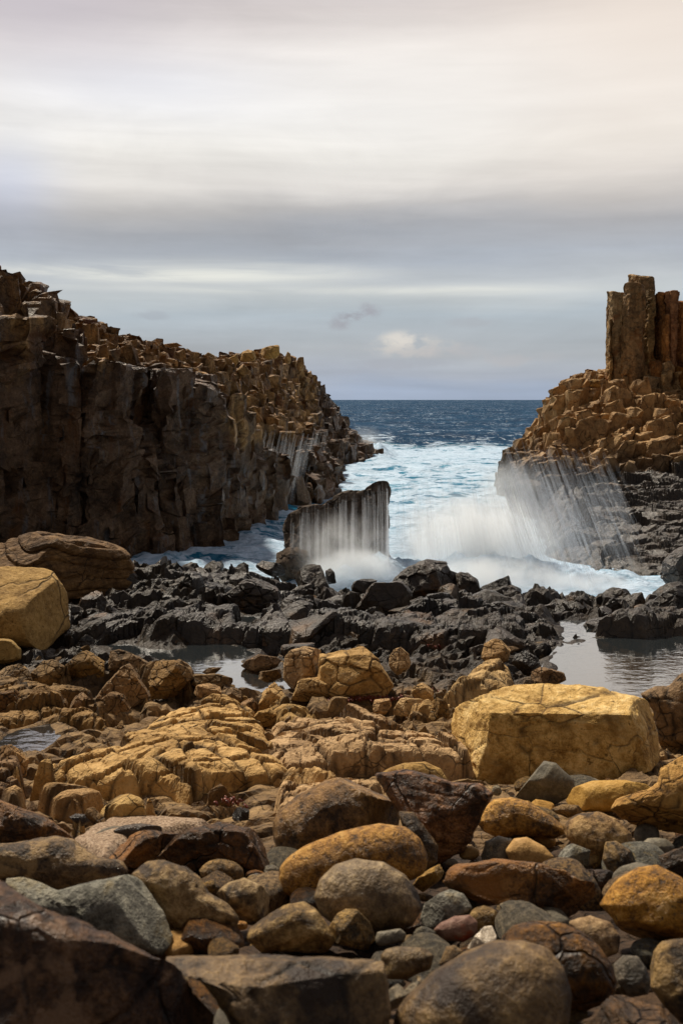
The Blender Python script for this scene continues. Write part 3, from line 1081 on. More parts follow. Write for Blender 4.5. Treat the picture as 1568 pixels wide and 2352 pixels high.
def mesh_qt(name, V, Q, T, mat, parent=None, smooth=True):
    tri = np.vstack([Q[:, [0, 1, 2]], Q[:, [0, 2, 3]], T])
    return mesh_obj(name, V, tri, mat, parent, smooth)


def roughen(V, amp, freq, seed, vert=1.0, ridge=0.0):
    P = V * np.array([freq, freq, freq * vert])
    dx = fbm(P, seed, 4); dy = fbm(P + 31.7, seed + 1, 4); dz = fbm(P + 71.3, seed + 2, 3)
    D = np.stack([dx, dy, dz * .6], 1) * amp
    if ridge:
        f1, f2, ids, dl = voro3(P * 1.8, seed + 5, .95)
        D = D + (ids - .5) * ridge * np.array([1, 1, .4])
    return V + D


# ================================================================ the setting
def fan(ys, half, nx, xc=0.0):
    """grid whose rows spread with distance"""
    U = np.linspace(-1, 1, nx)
    Y = np.repeat(ys[:, None], nx, 1)
    X = U[None] * (half(ys)[:, None]) + xc
    return X, Y


ys = np.concatenate([np.linspace(-8, 1.5, 12)[:-1], np.geomspace(1.5, 30, 900), np.geomspace(30, 150, 30)[1:]])
GX, GY = fan(ys, lambda y: 6 + np.maximum(y, 0) * .55, 520)
GZ, GJ = ground_z(GX, GY, joints=True)
GZ = GZ + .004
sand_a = np.zeros(GX.size)
for poly, lev, _, _ in POOLS:
    sand_a = np.maximum(sand_a, sstep(.05, .35, poly_sd(GX.ravel(), GY.ravel(), poly)))
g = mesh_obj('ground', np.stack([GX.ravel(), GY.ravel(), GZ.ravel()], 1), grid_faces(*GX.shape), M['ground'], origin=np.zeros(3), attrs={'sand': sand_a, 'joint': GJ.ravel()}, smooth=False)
tag(g, kind='structure')

for poly, lev, nm, lb in POOLS:
    c = np.mean(poly, 0)
    q = [(c[0] + (x - c[0]) * 1.12, c[1] + (y - c[1]) * 1.12, lev) for x, y in poly]
    o = mesh_obj(nm, np.array(q), [list(range(len(q)))[::-1]], M['pool'], smooth=False)
    if o.data.polygons[0].normal.z < 0:
        o.data.flip_normals()
    tag(o, kind='structure')

# ---- sea
ys = np.concatenate([np.geomspace(22, 160, 560), np.geomspace(160, 1200, 260)[1:], np.geomspace(1200, 20000, 40)[1:]])
SX, SY = fan(ys, lambda y: 4 + y * .55, 430)
x, y = SX.ravel(), SY.ravel()
p = np.stack([x, y, 0 * x], 1)
fade = np.clip(900 / (y + 300), 0, 1)
z = .55 * fbm(np.stack([x * .035, y * .085, 0 * x], 1), 3, 3) * fade + .28 * fbm(np.stack([x * .16, y * .3, 0 * x], 1), 9, 3, ridge=True) * fade
cove = sstep(100, 84, y)
z = z * (1 - .45 * cove) + .10 * fbm(p * .9, 14, 4) * cove
# swell rearing up and breaking at the mouth of the cove
z = z + 1.2 * np.exp(-((y - 102 - 3 * fbm(p * .05, 5, 2)) / 6.0) ** 2) * sstep(160, 110, y) + .35 * np.exp(-((y - 72) / 4) ** 2)
z = z + .45 * np.exp(-((y - 170 - .15 * x) / 12) ** 2)
foam = .60 * sstep(98, 95, y + 2.5 * fbm(p * .12, 6, 3))
foam = np.maximum(foam - .3 * (foam < .01), .24 * fbm(np.stack([x * .09, y * .2, 0 * x], 1), 22, 4) - .21)
foam = foam + .34 * np.exp(-((y - 89 + 2 * fbm(p * .12, 6, 3)) / 5.5) ** 2) * cove
foam = foam + cove * .20 * fbm(p * .22, 8, 3)
# quieter streaked water in the inlet under the cliff, solid white where the waves burst
inlet = sstep(-1.6, -3.2, x + (y - 30) * -.05) * sstep(60, 45, y)
foam = foam - .06 * inlet
foam = np.where(cove > .5, foam - .10 * np.exp(-((y - 58) / 14) ** 2), foam)


def gblob(cx, cy, sx, sy):
    return np.exp(-((x - cx) / sx) ** 2 - ((y - cy) / sy) ** 2)


foam = foam + .35 * gblob(3.8, 29, 3.2, 5.0) + .35 * gblob(.8, 26.5, 2.0, 2.0) + .25 * gblob(6.0, 26, 3, 3) + .4 * gblob(3.8, 86, 1.8, 7) + .25 * gblob(6, 87, 8, 4)
foam = foam + .40 * gblob(3.6, 104, 1.6, 14)
rz = fbm(p * 1.1, 77, 4, ridge=True) * .5 + .5
z = z + rz * (.3 * inlet + .9 * gblob(.6, 26.2, 1.5, .9) + .8 * gblob(3.8, 27.5, 2.2, 1.8) + .5 * gblob(6.2, 26.3, 2.5, 1.0) + 1.6 * gblob(3.0, 86, 1.2, 5))
sea = mesh_obj('sea', np.stack([x, y, z], 1), grid_faces(*SX.shape), M['sea'], origin=np.zeros(3), attrs={'foam': foam})
tag(sea, kind='structure')

# ================================================================ left sea cliff
LB = [(-14, 25.5), (-9.7, 28), (-8.2, 29.3), (-6.4, 30.7), (-5.2, 32.0), (-4.5, 35.0), (-3.8, 38), (-3.2, 41.5), (-2.1, 46.5), (-1.3, 52), (-.75, 62),
      (-.85, 72), (.9, 79), (2.3, 84), (2.6, 92), (-2, 100), (-16, 104), (-30, 90), (-30, 40), (-22, 26)]
tabE = np.array([(-300, 9.5), (0, 8.4), (60, 8.3), (95, 7.9), (140, 7.3), (152, 6.6), (220, 6.3), (300, 6.1), (400, 5.9), (500, 5.2), (535, 3.8), (640, 3.0), (700, 2.6), (760, 2.2), (800, 1.6), (848, .6), (900, .4)])
tabS = np.array([(-300, 560), (0, 632), (20, 638), (60, 665), (95, 702), (130, 728), (150, 752), (215, 770), (222, 790), (300, 797), (380, 808), (440, 828), (460, 838), (510, 833), (545, 820),
                 (600, 806), (640, 800), (688, 826), (702, 856), (730, 882), (775, 916), (800, 950), (830, 992), (850, 1045), (900, 1100)])
tabY = np.array([(-300, 31), (0, 33), (95, 35), (150, 37), (220, 42), (400, 48), (520, 55), (640, 62), (700, 68), (780, 78), (850, 86), (900, 90)])


def left_h(x, y):
    u = CX + FD * x / y
    d = poly_sd(x, y, LB)
    he = np.interp(u, tabE[:, 0], tabE[:, 1])
    Yr = np.interp(u, tabY[:, 0], tabY[:, 1])
    hs = CZ - (np.interp(u, tabS[:, 0], tabS[:, 1]) - HY) / FD * Yr
    # how far along the line of sight this point is between the cliff edge and the crest
    f = sstep(0.4, 5.0, d)
    h = he + (hs - he) * f
    h = np.minimum(h, CZ - (np.interp(u, tabS[:, 0], tabS[:, 1]) - HY) / FD * np.minimum(y, Yr) + .05)
    h = h - .9 * sstep(.8, 0, d) * sstep(180, 300, u) - .3 * sstep(.8, 0, d)
    return np.maximum(h, .5), d


rg = np.random.RandomState(5)
parts = []
sites = []
yv = 25.0
while yv < 104:
    s = np.interp(yv, [25, 40, 60, 90], [.95, .72, .66, .9])
    xs_ = np.arange(-30, 4, s)
    for xx in xs_:
        sites.append((xx + rg.uniform(-.36, .36) * s + (s / 2 if int(yv * 10) % 2 else 0), yv + rg.uniform(-.36, .36) * s))
    yv += s * .86
sites = np.array(sites)
dd = poly_sd(sites[:, 0], sites[:, 1], LB)
u = CX + FD * sites[:, 0] / sites[:, 1]
keep = (dd > .1) & (dd < 9) & (u > -420) & ((dd < 1.5) | (u < 150))
sites = sites[keep]
fine_ = []
yv = 27.0
while yv < 96:      # the weathered top breaks into smaller blocks
    s = np.interp(yv, [27, 50, 90], [.44, .48, .7])
    for xx in np.arange(-14, 3, s):
        fine_.append((xx + rg.uniform(-.4, .4) * s, yv + rg.uniform(-.4, .4) * s))
    yv += s * .9
fine_ = np.array(fine_)
df_ = poly_sd(fine_[:, 0], fine_[:, 1], LB); uf_ = CX + FD * fine_[:, 0] / fine_[:, 1]
sites = np.vstack([sites, fine_[(df_ >= 1.35) & (df_ < 8) & (uf_ >= 150)]])
cl = cells(sites, 1.1)
hh, dd = left_h(sites[:, 0], sites[:, 1])
for i, P in enumerate(cl):
    if len(P) < 3:
        continue
    cx, cy = sites[i]
    lev = hh[i] + rg.uniform(-.32, .28) * (1 if dd[i] > 1.2 else 3.0) - (.35 if dd[i] < 1.2 else 0)
    edge_ = dd[i] < 1.6 or (dd[i] < 2.6 and cx < -9)
    near = cy < 42
    if dd[i] > 3 and rg.rand() < .15:
        lev += rg.uniform(.05, .3)
    zb = -1.2 if edge_ else lev - 4.0
    vs = .13 if near else .24
    parts.append(prism(P, zb, lev, vs if edge_ and dd[i] < 1.6 else .45, .13 if near else .22, shrink=rg.uniform(.90, 1.0) if edge_ else rg.uniform(.93, .99),
                       tilt=(rg.uniform(-.35, .35), rg.uniform(-.5, .15)), joints=rg.uniform(1.2, 2.6) if edge_ else None, rg=rg, round_=.12))
V, Q, T = merge(parts)
# the old faces lean back and bulge: broad buttresses, then rough detail
am = np.clip((V[:, 2] + 1.2) / 3, 0, 1)
P = V.copy(); P[:, 2] *= .35
D1 = fbm(P * .30, 61, 3)
V[:, 0] += (.9 * D1) * 1.0 + .35 * np.clip(2.4 - V[:, 2], 0, 3) * .30
V[:, 1] += .4 * fbm(P * .3 + 20, 63, 3)
P = V * np.array([.75, .75, .09])
V[:, 0] += .50 * fbm(P, 65, 3) * am
V[:, 1] += .45 * fbm(P + 13.0, 66, 3) * am
V = roughen(V, .28, .9, 71, .38, ridge=.42)
V2 = roughen(V, 0.02, 1.5, 85, .13, ridge=.46)
wz = sstep(6.2, 4.4, V[:, 2] - 2.5 * sstep(170, 130, CX + FD * V[:, 0] / V[:, 1]))[:, None]
V = V * (1 - wz) + V2 * wz
V = roughen(V, .10, 2.6, 81, .4, ridge=.13)
uu = CX + FD * V[:, 0] / V[:, 1]
dv = poly_sd(V[:, 0], V[:, 1], LB)
dry = np.maximum(sstep(.2, 1.3, dv) * sstep(145, 175, uu), sstep(2.2, 4.4, V[:, 2]) * sstep(505, 545, uu)) * sstep(760, 700, uu)
dry = np.maximum(dry, .55 * sstep(3.5, 8.0, V[:, 2]) * sstep(520, 480, uu))
dry = dry * sstep(1.5, 3.0, V[:, 2])
tri = np.vstack([Q[:, [0, 1, 2]], Q[:, [0, 2, 3]], T])
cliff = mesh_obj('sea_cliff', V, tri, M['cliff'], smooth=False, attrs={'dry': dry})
tag(cliff, 'long dark basalt sea cliff filling the left side of the cove', 'cliff')

# boulders perched along the left crest
for px, Yc, lb in (([(143, 752), (150, 742), (185, 739), (203, 741), (208, 760), (200, 775), (150, 775)], 36.5, 'flat topped boulder perched on the cliff crest nearest the left pillar of rock'),
                   ([(150, 770), (205, 758), (217, 765), (218, 800), (150, 805)], 36.0, 'square brown block under the flat topped boulder on the left crest'),
                   ([(461, 842), (466, 820), (478, 809), (492, 815), (503, 832), (500, 845)], 47, 'pointed lone boulder on the saddle of the left cliff crest'),
                   ([(505, 840), (520, 826), (545, 812), (548, 830), (540, 845)], 50, 'slanting tan boulder right of the pointed one on the crest'),
                   ([(552, 828), (555, 808), (572, 802), (586, 806), (590, 822), (582, 834)], 52, 'round dark boulder between the slanting boulder and the crest spires'),
                   ([(540, 860), (548, 838), (562, 838), (575, 855), (560, 865)], 48, 'split tan block just below the round dark crest boulder'),
                   ([(312, 800), (315, 788), (324, 784), (333, 792), (334, 802)], 44, 'small knob of rock on the middle of the left crest'),
                   ([(596, 812), (598, 800), (618, 795), (640, 791), (646, 800), (645, 822), (600, 828)], 60, 'spiky boulder at the highest point of the crest'),
                   ([(652, 825), (660, 808), (668, 812), (668, 835), (655, 838)], 62, 'left one of two upright blocks at the end of the crest'),
                   ([(680, 840), (684, 820), (697, 820), (700, 850), (684, 855)], 63, 'right one of two upright blocks at the end of the crest')):
    V, F, S = inflate(px, Yc, depth=1.0, box=.6, sub=4, facets=10, rough=.05, seed=int(px[0][0]), cell=.05, cellsize=.8)
    tag(mesh_obj('perched_boulder', V, F, M['headland']), lb, 'boulder', 'boulders perched on the cliff crest')

# ================================================================ right headland
RB = [(10.2, 61), (9.3, 55), (8.8, 50), (8.4, 45), (8.0, 40.5), (12, 38.5), (19, 37.5), (30, 37), (40, 60), (14, 64)]
tabR = np.array([(1100, 1160), (1150, 1112), (1170, 1090), (1205, 1035), (1225, 1008), (1250, 975), (1268, 945), (1282, 900), (1300, 893), (1322, 876), (1345, 874), (1390, 866), (1480, 850), (1600, 840), (1900, 800)])


def right_h(x, y):
    u = CX + FD * x / y
    d = poly_sd(x, y, RB)
    top = CZ - (np.interp(u, tabR[:, 0], tabR[:, 1]) - HY) / FD * 50.0
    f = np.clip((y - 40.0) / 9.5, 0, 1) ** .85
    low = 1.0 + .10 * np.clip(x - 9, 0, 20)
    h = low + (top - low) * f
    h = np.where(y > 50, np.minimum(top, CZ - (np.interp(u, tabR[:, 0], tabR[:, 1]) - HY) / FD * y), h)
    return np.maximum(h, .3), d


parts = []; sites = []
yv = 38.0
while yv < 63:
    s = np.interp(yv, [36, 44, 60], [.56, .68, .9])
    for xx in np.arange(7.5, 24, s):
        sites.append((xx + rg.uniform(-.33, .33) * s, yv + rg.uniform(-.33, .33) * s))
    yv += s * .9
sites = np.array(sites)
hh, dd = right_h(sites[:, 0], sites[:, 1])
keep = (dd > .05)
sites, hh, dd = sites[keep], hh[keep], dd[keep]
cl = cells(sites, .9)
for i, P in enumerate(cl):
    if len(P) < 3:
        continue
    lev = hh[i] + rg.uniform(-.7, .5)
    u_ = CX + FD * sites[i][0] / sites[i][1]
    if sites[i][1] > 44 and u_ > 1330 and rg.rand() < .10:
        lev += rg.uniform(.2, .7)
    parts.append(prism(P, -1.0 if dd[i] < 1.2 else lev - 2.2, lev, .3, .16, shrink=rg.uniform(.95, 1.05), tilt=(rg.uniform(-.3, .5), rg.uniform(-.5, .1)),
                       joints=rg.uniform(.8, 1.8), rg=rg, round_=.10, lean=(rg.uniform(.0, .12), 0)))
V, Q, T = merge(parts)
lowm = sstep(3.5, .5, V[:, 2])
V[:, 0] += .5 * fbm(V * .35, 91, 3) * (.3 + lowm)
V = roughen(V, .15, 1.3, 95, .7, ridge=.24)
V = roughen(V, .08, 3.6, 97, 1.0, ridge=.10)
head = mesh_qt('headland', V, Q, T, M['headland'], smooth=False)
tag(head, 'stepped tan and brown basalt headland sloping into the surf at right', 'headland')

# ---- the tall columns
stack = bpy.data.objects.new('basalt_stack', None)
COL.objects.link(stack)
stack.location = (15, 49, 3.5)
tag(stack, 'tall cluster of upright basalt columns standing on the right headland', 'rock stack')
CS = [  # photo x left, right, top y, bottom y, distance, material
    (1393, 1438, 672, 950, 50.0, 'column'), (1438, 1506, 633, 960, 50.6, 'column'), (1428, 1480, 655, 960, 49.3, 'column'),
    (1478, 1504, 668, 985, 49.6, 'column'), (1502, 1530, 673, 1000, 50.2, 'column2'), (1526, 1554, 671, 1010, 49.8, 'column2'),
    (1518, 1533, 722, 990, 49.0, 'column2'), (1552, 1580, 691, 1030, 50.0, 'column2'), (1566, 1600, 660, 1040, 50.6, 'column'), (1598, 1640, 640, 1040, 50.0, 'column2'),
    (1636, 1680, 700, 1040, 49.4, 'column'), (1470, 1512, 865, 1010, 48.6, 'column'), (1500, 1552, 905, 1035, 48.2, 'column2'), (1545, 1590, 845, 1040, 48.8, 'column2'),
    (1430, 1458, 908, 1010, 48.2, 'column'), (1405, 1440, 905, 1010, 48.0, 'column'), (1585, 1640, 900, 1060, 48.2, 'column'), (1492, 1516, 832, 960, 48.8, 'column2'),
    (1512, 1528, 858, 1000, 48.3, 'column'), (1389, 1400, 735, 860, 49.8, 'column'), (1480, 1530, 690, 1000, 51.4, 'column'), (1530, 1600, 700, 1000, 51.6, 'column'), (1393, 1420, 690, 960, 51.2, 'column'), (1458, 1476, 940, 1030, 47.6, 'column')]
for i, (xa, xb, yt, yb_, Yc, mt) in enumerate(CS):
    A = PT(xa, yt, Yc); B = PT(xb, yb_, Yc)
    cx, w = (A[0] + B[0]) / 2, (B[0] - A[0])
    r_ = w / 2
    k = 6
    a0 = rg.uniform(-.15, .15)
    P = [(cx + r_ * 1.04 * math.cos(a0 + 2 * math.pi * j / k) * rg.uniform(.93, 1.02), Yc + max(r_, .45) * 1.0 * math.sin(a0 + 2 * math.pi * j / k) * rg.uniform(.9, 1.05)) for j in range(k)]
    V, Q, T = prism(P, B[2] - .8, A[2], .10, .09, shrink=.94, tilt=(rg.uniform(-.25, .1), rg.uniform(-.2, .2)), joints=rg.uniform(1.0, 1.7), rg=rg, round_=.07, lean=(rg.uniform(-.05, .08), 0))
    V = roughen(V, .13, 1.0, 200, .4, ridge=.12)
    V = roughen(V, .035, 4, 240, .6, ridge=.06)
    mesh_qt('column', V, Q, T, M[mt], parent=stack, smooth=False)

# loose blocks at the foot of the columns
for px, Yc, lb in (([(1470, 985), (1476, 968), (1487, 960), (1498, 976), (1497, 992), (1480, 996)], 46.0, 'leaning pale block at the foot of the tall columns'),
                   ([(1412, 1010), (1413, 975), (1430, 968), (1448, 974), (1448, 1015), (1425, 1020)], 45.5, 'squared tan block left of the leaning pale block'),
                   ([(1416, 1050), (1418, 1022), (1450, 1018), (1462, 1030), (1460, 1060), (1430, 1064)], 44.0, 'squat tan block stacked below the squared block'),
                   ([(1490, 1010), (1492, 992), (1512, 988), (1518, 1008), (1500, 1016)], 44.8, 'small ochre block right of the leaning pale block'),
                   ([(1488, 1040), (1490, 1020), (1515, 1014), (1528, 1030), (1522, 1048), (1500, 1050)], 43.8, 'orange brown block lowest at the right of the column foot'),
                   ([(1300, 925), (1304, 897), (1316, 892), (1324, 905), (1318, 930)], 49.5, 'pointed upright block at the left shoulder of the headland'),
                   ([(1340, 890), (1344, 876), (1362, 870), (1380, 872), (1384, 888), (1360, 894)], 50, 'flat cap block on the headland shoulder beside the columns')):
    V, F, S = inflate(px, Yc, depth=.9, box=.5, sub=4, facets=7, rough=.04, seed=int(px[0][0]), cell=.03, cellsize=1.0)
    tag(mesh_obj('fallen_block', V, F, M['headland']), lb, 'boulder', 'loose blocks on the right headland')


# ---- dark wave-cut shelf between the headland and the shore, right
SH = [(8.3, 41), (7.5, 38), (6.9, 34), (6.4, 30.5), (6.9, 28.3), (8.4, 27.2), (10.3, 26.6), (16, 26.0), (24, 27), (26, 42), (9, 43.5)]
ysh = np.geomspace(25, 44.5, 430)
X, Yg = np.meshgrid(np.linspace(5.6, 19, 520), ysh)
x, y = X.ravel(), Yg.ravel()
p = np.stack([x, y, 0 * x], 1)
d = poly_sd(x + .5 * fbm(p * .8, 301, 3), y + .5 * fbm(p * .8 + 9, 302, 3), SH)
h = .35 + .065 * (y - 26) + .10 * np.clip(x - 7, 0, 10)
hb, gb = blocks2(x, y, .8, 2.2, 2.6, 303, .8)
hs, gs = blocks2(x, y, .30, 2.0, 2.7, 304, .85)
hc, gc = blocks2(x, y, 2.1, 1.6, 2.4, 305, .9)
z = (h + .38 * hc + .30 * hb + .13 * hs + .10 * fbm(p * 2, 306, 4)) - .09 * gb - .05 * gs
z = z * sstep(-.2, .9, d) - 1.0 * sstep(.2, -.6, d)
o = mesh_obj('wave_cut_shelf', np.stack([x, y, z], 1), grid_faces(*X.shape), M['black2'], smooth=False)
tag(o, 'wet black jagged rock shelf below the headland at right', 'rock shelf')

# ================================================================ slab standing in the cove
px = [(660, 1240), (660, 1195), (668, 1180), (690, 1162), (722, 1160), (740, 1160), (752, 1152), (775, 1143), (785, 1134), (812, 1128), (838, 1126),
      (850, 1116), (862, 1109), (885, 1109), (892, 1118), (894, 1150), (893, 1190), (890, 1215), (882, 1240), (884, 1265), (895, 1285), (903, 1320), (905, 1390), (680, 1390), (668, 1330), (665, 1285)]
V, F, S = inflate(px, 27.5, depth=.55, box=.30, sub=7, facets=0, planes=[((.12, -1, .10), .42), ((-.7, -.7, .1), .85)], rough=.035, seed=21, cell=.03, cellsize=.45, jw=.03, fine=.02)
V = roughen(V, .10, 2.2, 411, .25, ridge=.10)
o = mesh_obj('standing_slab', V, F, M['slab'], smooth=False, attrs={'joint': LASTJ})
tag(o, 'wedge shaped dark grey rock standing in the surf with water pouring off it', 'rock')


# ================================================================ bedrock outcrops
def oc(label, px, mat='bedrock', **kw):
    kw.setdefault('group', 'jointed bedrock outcrops'); kw.setdefault('amp', .055); kw.setdefault('groove', .03)
    outcrop('rock_outcrop', label, px, mat, **kw)


oc('broad tan bedrock dome cracked into squared blocks, left of the centre', [(60, 1770), (100, 1725), (150, 1670), (215, 1640), (300, 1628), (345, 1600), (400, 1582), (500, 1568), (560, 1590),
   (600, 1650), (650, 1730), (620, 1765), (470, 1795), (420, 1815), (350, 1800), (250, 1790), (120, 1790)], H=.42, edge=.22, dome=.55, grow=1.2, size=.36, amp=.06, groove=.03, seed=11, ang=.5, aniso=1.35)
oc('tan cracked bedrock between the broad dome and the large pale boulder', [(590, 1660), (640, 1612), (680, 1600), (760, 1607), (850, 1607), (900, 1620), (1000, 1630), (1050, 1670), (1050, 1750), (960, 1765),
   (880, 1750), (800, 1765), (700, 1775), (640, 1770), (620, 1710)], H=.38, edge=.22, dome=.5, grow=1.15, size=.30, amp=.06, groove=.03, seed=12, ang=.2)
oc('low pale splintered bedrock just in front of the small golden pool', [(565, 1860), (600, 1820), (650, 1785), (720, 1770), (800, 1765), (900, 1765), (860, 1800), (760, 1840), (660, 1880)], H=.16, size=.14, aniso=2.2, amp=.04, groove=.02, seed=13, ang=.9)
oc('sloping tan outcrop with parallel cracks ending in a knob, right of centre', [(965, 1575), (1000, 1548), (1050, 1522), (1110, 1478), (1155, 1468), (1178, 1500), (1190, 1540), (1240, 1542), (1290, 1550), (1300, 1572), (1180, 1585),
   (1100, 1612), (1030, 1622), (980, 1605)], H=.42, edge=.5, size=.26, aniso=2.6, amp=.045, groove=.03, seed=16, ang=.25)
oc('short tan outcrop tucked behind the left end of the large pale boulder', [(930, 1600), (980, 1590), (1060, 1600), (1090, 1640), (1040, 1660), (960, 1650)], H=.25, size=.22, seed=17)
oc('dark brown ridge of jointed rock behind the pyramid shaped rock', [(90, 1560), (160, 1515), (200, 1490), (250, 1484), (300, 1500), (360, 1510), (435, 1535), (445, 1560), (300, 1560), (200, 1570)], 'brown', H=.50, edge=.5, size=.28, amp=.07, seed=19)
oc('brown rubbly outcrop at the left edge below the grainy boulder', [(-80, 1560), (0, 1540), (20, 1525), (60, 1520), (130, 1540), (160, 1560), (230, 1560), (210, 1620), (130, 1640), (60, 1610), (-80, 1620)], 'brown', H=.35, size=.28, amp=.07, seed=20)
oc('brown outcrop with tan tips above the left tide pool', [(-60, 1610), (50, 1590), (110, 1572), (160, 1600), (240, 1590), (270, 1625), (190, 1650), (100, 1665), (20, 1672), (-60, 1680)], 'brown', H=.30, size=.26, amp=.07, seed=21)
oc('brown bedrock at the left edge in front of the left tide pool', [(-60, 1720), (0, 1700), (30, 1708), (65, 1740), (70, 1790), (0, 1830), (-80, 1840)], 'brown', H=.2, size=.24, seed=23)
oc('tan rounded bedrock block with a dark wet front, front left', [(170, 1870), (190, 1810), (250, 1768), (320, 1762), (345, 1790), (352, 1845), (340, 1885), (250, 1895), (180, 1885)], H=.30, edge=.14, size=.9, amp=.03, seed=24, dome=.5)
oc('small tan bedrock block with flat top beside the dark fronted one', [(62, 1860), (66, 1822), (140, 1816), (148, 1850), (140, 1880), (80, 1885)], H=.20, edge=.10, size=.6, amp=.03, seed=25)
oc('long tan slab of bedrock along the front of the broad dome', [(0, 1850), (30, 1810), (90, 1785), (200, 1775), (260, 1780), (190, 1830), (140, 1828), (60, 1835)], H=.22, edge=.2, size=.5, amp=.04, seed=26)
oc('tan jointed block below the right flank of the broad dome', [(340, 1830), (350, 1785), (420, 1800), (450, 1830), (430, 1855), (370, 1860)], H=.2, edge=.18, size=.2, seed=27)
oc('rubbly tan bedrock left of the small golden pool', [(560, 1790), (600, 1750), (680, 1745), (760, 1745), (800, 1770), (700, 1790), (620, 1810)], H=.2, size=.18, seed=28, aniso=2)
oc('low brown bedrock between the crowned outcrop and the sloping tan outcrop', [(880, 1590), (900, 1560), (960, 1555), (990, 1580), (960, 1610), (900, 1612)], 'brown', H=.2, size=.2, seed=29)
oc('tan bedrock step in front of the crowned outcrop, above the red weed', [(560, 1650), (600, 1600), (640, 1585), (720, 1590), (740, 1610), (660, 1640), (600, 1670)], H=.3, size=.35, seed=30)
for lb_, px_, sd_ in (('broad wet black ledge with slanting ribs between the layered boulder and the centre pool', [(190, 1450), (230, 1400), (330, 1375), (450, 1370), (560, 1400), (600, 1440), (520, 1475), (350, 1480), (240, 1475)], 51),
                      ('wet black ledge right behind the centre pool', [(560, 1430), (640, 1385), (760, 1375), (860, 1400), (900, 1450), (820, 1480), (650, 1478)], 52),
                      ('wet black ledge between the crowned outcrop and the domed rock', [(860, 1450), (900, 1395), (1010, 1370), (1130, 1375), (1250, 1400), (1290, 1450), (1200, 1480), (1020, 1490)], 53),
                      ('low black ledge at the water edge under the left cliff', [(300, 1365), (340, 1320), (450, 1310), (600, 1315), (680, 1345), (620, 1375), (440, 1380)], 54),
                      ('low black ledge at the right edge between the backwash and the wide pool', [(1290, 1460), (1340, 1415), (1460, 1395), (1640, 1380), (1660, 1450), (1480, 1465)], 55)):
    oc(lb_, px_, 'black' if sd_ % 2 else 'black2', H=.38, edge=.35, size=.42, aniso=2.4, ang=.55, amp=.13, groove=.03, seed=sd_, group='wet black ledges')
oc('low tan bedrock bridging the gap behind the broad dome', [(430, 1590), (480, 1572), (560, 1575), (620, 1590), (600, 1625), (520, 1620)], H=.2, size=.25, seed=31)

BR = 'jointed rocks of the middle ground'


def mr(label, px, mat='brown', **kw):
    kw.setdefault('group', BR); kw.setdefault('facets', 9); kw.setdefault('flo', .62); kw.setdefault('depth', 1.0); kw.setdefault('box', .6)
    kw.setdefault('rough', .04); kw.setdefault('cell', .045); kw.setdefault('cellsize', .5); kw.setdefault('sub', 6); kw.setdefault('smooth', False)
    kw.setdefault('seed', len(label) * 7 + int(px[0][0]) % 50)
    px = [(a, b + (10 if b > max(q[1] for q in px) - 8 else 0)) for a, b in px]
    rock('bedrock_block', label, px, mat, 'rock', **kw)


mr('tall squared tan block at the right edge of the centre pool', [(648, 1580), (655, 1510), (668, 1494), (700, 1485), (738, 1492), (745, 1530), (735, 1580)], 'bedrock', facets=6)
mr('crowned tan outcrop split by cracks, right of the tall squared block', [(728, 1580), (735, 1500), (780, 1478), (832, 1480), (868, 1515), (905, 1575), (880, 1595), (760, 1598)], 'bedrock', facets=6, cell=.05, cellsize=.7)
mr('low cube of tan rock at the foot of the tall squared block', [(655, 1595), (690, 1560), (748, 1552), (760, 1595), (700, 1602)], 'bedrock', facets=6)
mr('small tan knob with a dark side right of the crowned outcrop', r4([(215, 690), (222, 630), (240, 600), (272, 590), (310, 620), (325, 680), (270, 700)]), 'bedrock')
mr('rounded tan knob crowning the sloping outcrop right of centre', r4([(640, 640), (655, 575), (700, 550), (750, 558), (778, 600), (765, 650), (700, 670)]), 'bedrock', facets=3)
mr('dark broken rock right of the rounded tan knob', r4([(780, 660), (800, 620), (845, 605), (900, 640), (925, 690), (850, 710)]), 'black')
mr('brown jointed block at the left end of the wide pool', r4([(855, 750), (870, 700), (910, 682), (1010, 685), (1032, 740), (940, 765)]), 'brown')
mr('brown pyramid shaped rock with a lit left face, left of the centre pool', r3([(420, 860), (470, 780), (555, 685), (600, 658), (660, 715), (700, 800), (670, 870), (520, 890)]), 'brown', facets=7)
mr('brown faceted rock behind the right shoulder of the pyramid', r3([(690, 810), (680, 730), (720, 660), (800, 648), (870, 688), (890, 735), (820, 800)]), 'brown')
mr('low brown block at the water edge right of the faceted rock', r3([(875, 760), (890, 715), (1000, 712), (1070, 732), (1085, 775), (960, 790)]), 'brown')
mr('brown rock with a tan crown at the left edge of the picture', r3([(-60, 800), (-20, 720), (20, 688), (80, 668), (130, 690), (155, 745), (110, 800)]), 'brown')
mr('brown double peaked block right of the tan crowned rock', r3([(120, 770), (140, 700), (165, 660), (240, 648), (300, 680), (300, 750), (200, 780)]), 'brown')
mr('dark brown humped rock under the grainy boulder', r3([(275, 730), (300, 660), (340, 615), (420, 588), (500, 600), (520, 690), (430, 740)]), 'brown', facets=11)
mr('dark brown wedge at the left tip of the centre pool', r3([(495, 690), (510, 610), (550, 600), (640, 625), (710, 650), (700, 720), (600, 720)]), 'brown')
mr('brown blocky rock with a tan top above the left tide pool', r3([(60, 880), (105, 815), (190, 758), (280, 790), (325, 870), (250, 915), (140, 915)]), 'brown', cell=.07)
mr('dark block between the pyramid and the blocky rock', r3([(315, 900), (330, 830), (380, 795), (440, 850), (430, 900)]), 'brown')
mr('brown plate leaning on the front of the pyramid', r3([(425, 900), (440, 850), (520, 783), (570, 810), (605, 865), (560, 910)]), 'brown', facets=6)
mr('brown block at the left edge above the left tide pool', r3([(-60, 900), (-40, 800), (80, 788), (115, 835), (80, 910)]), 'brown')
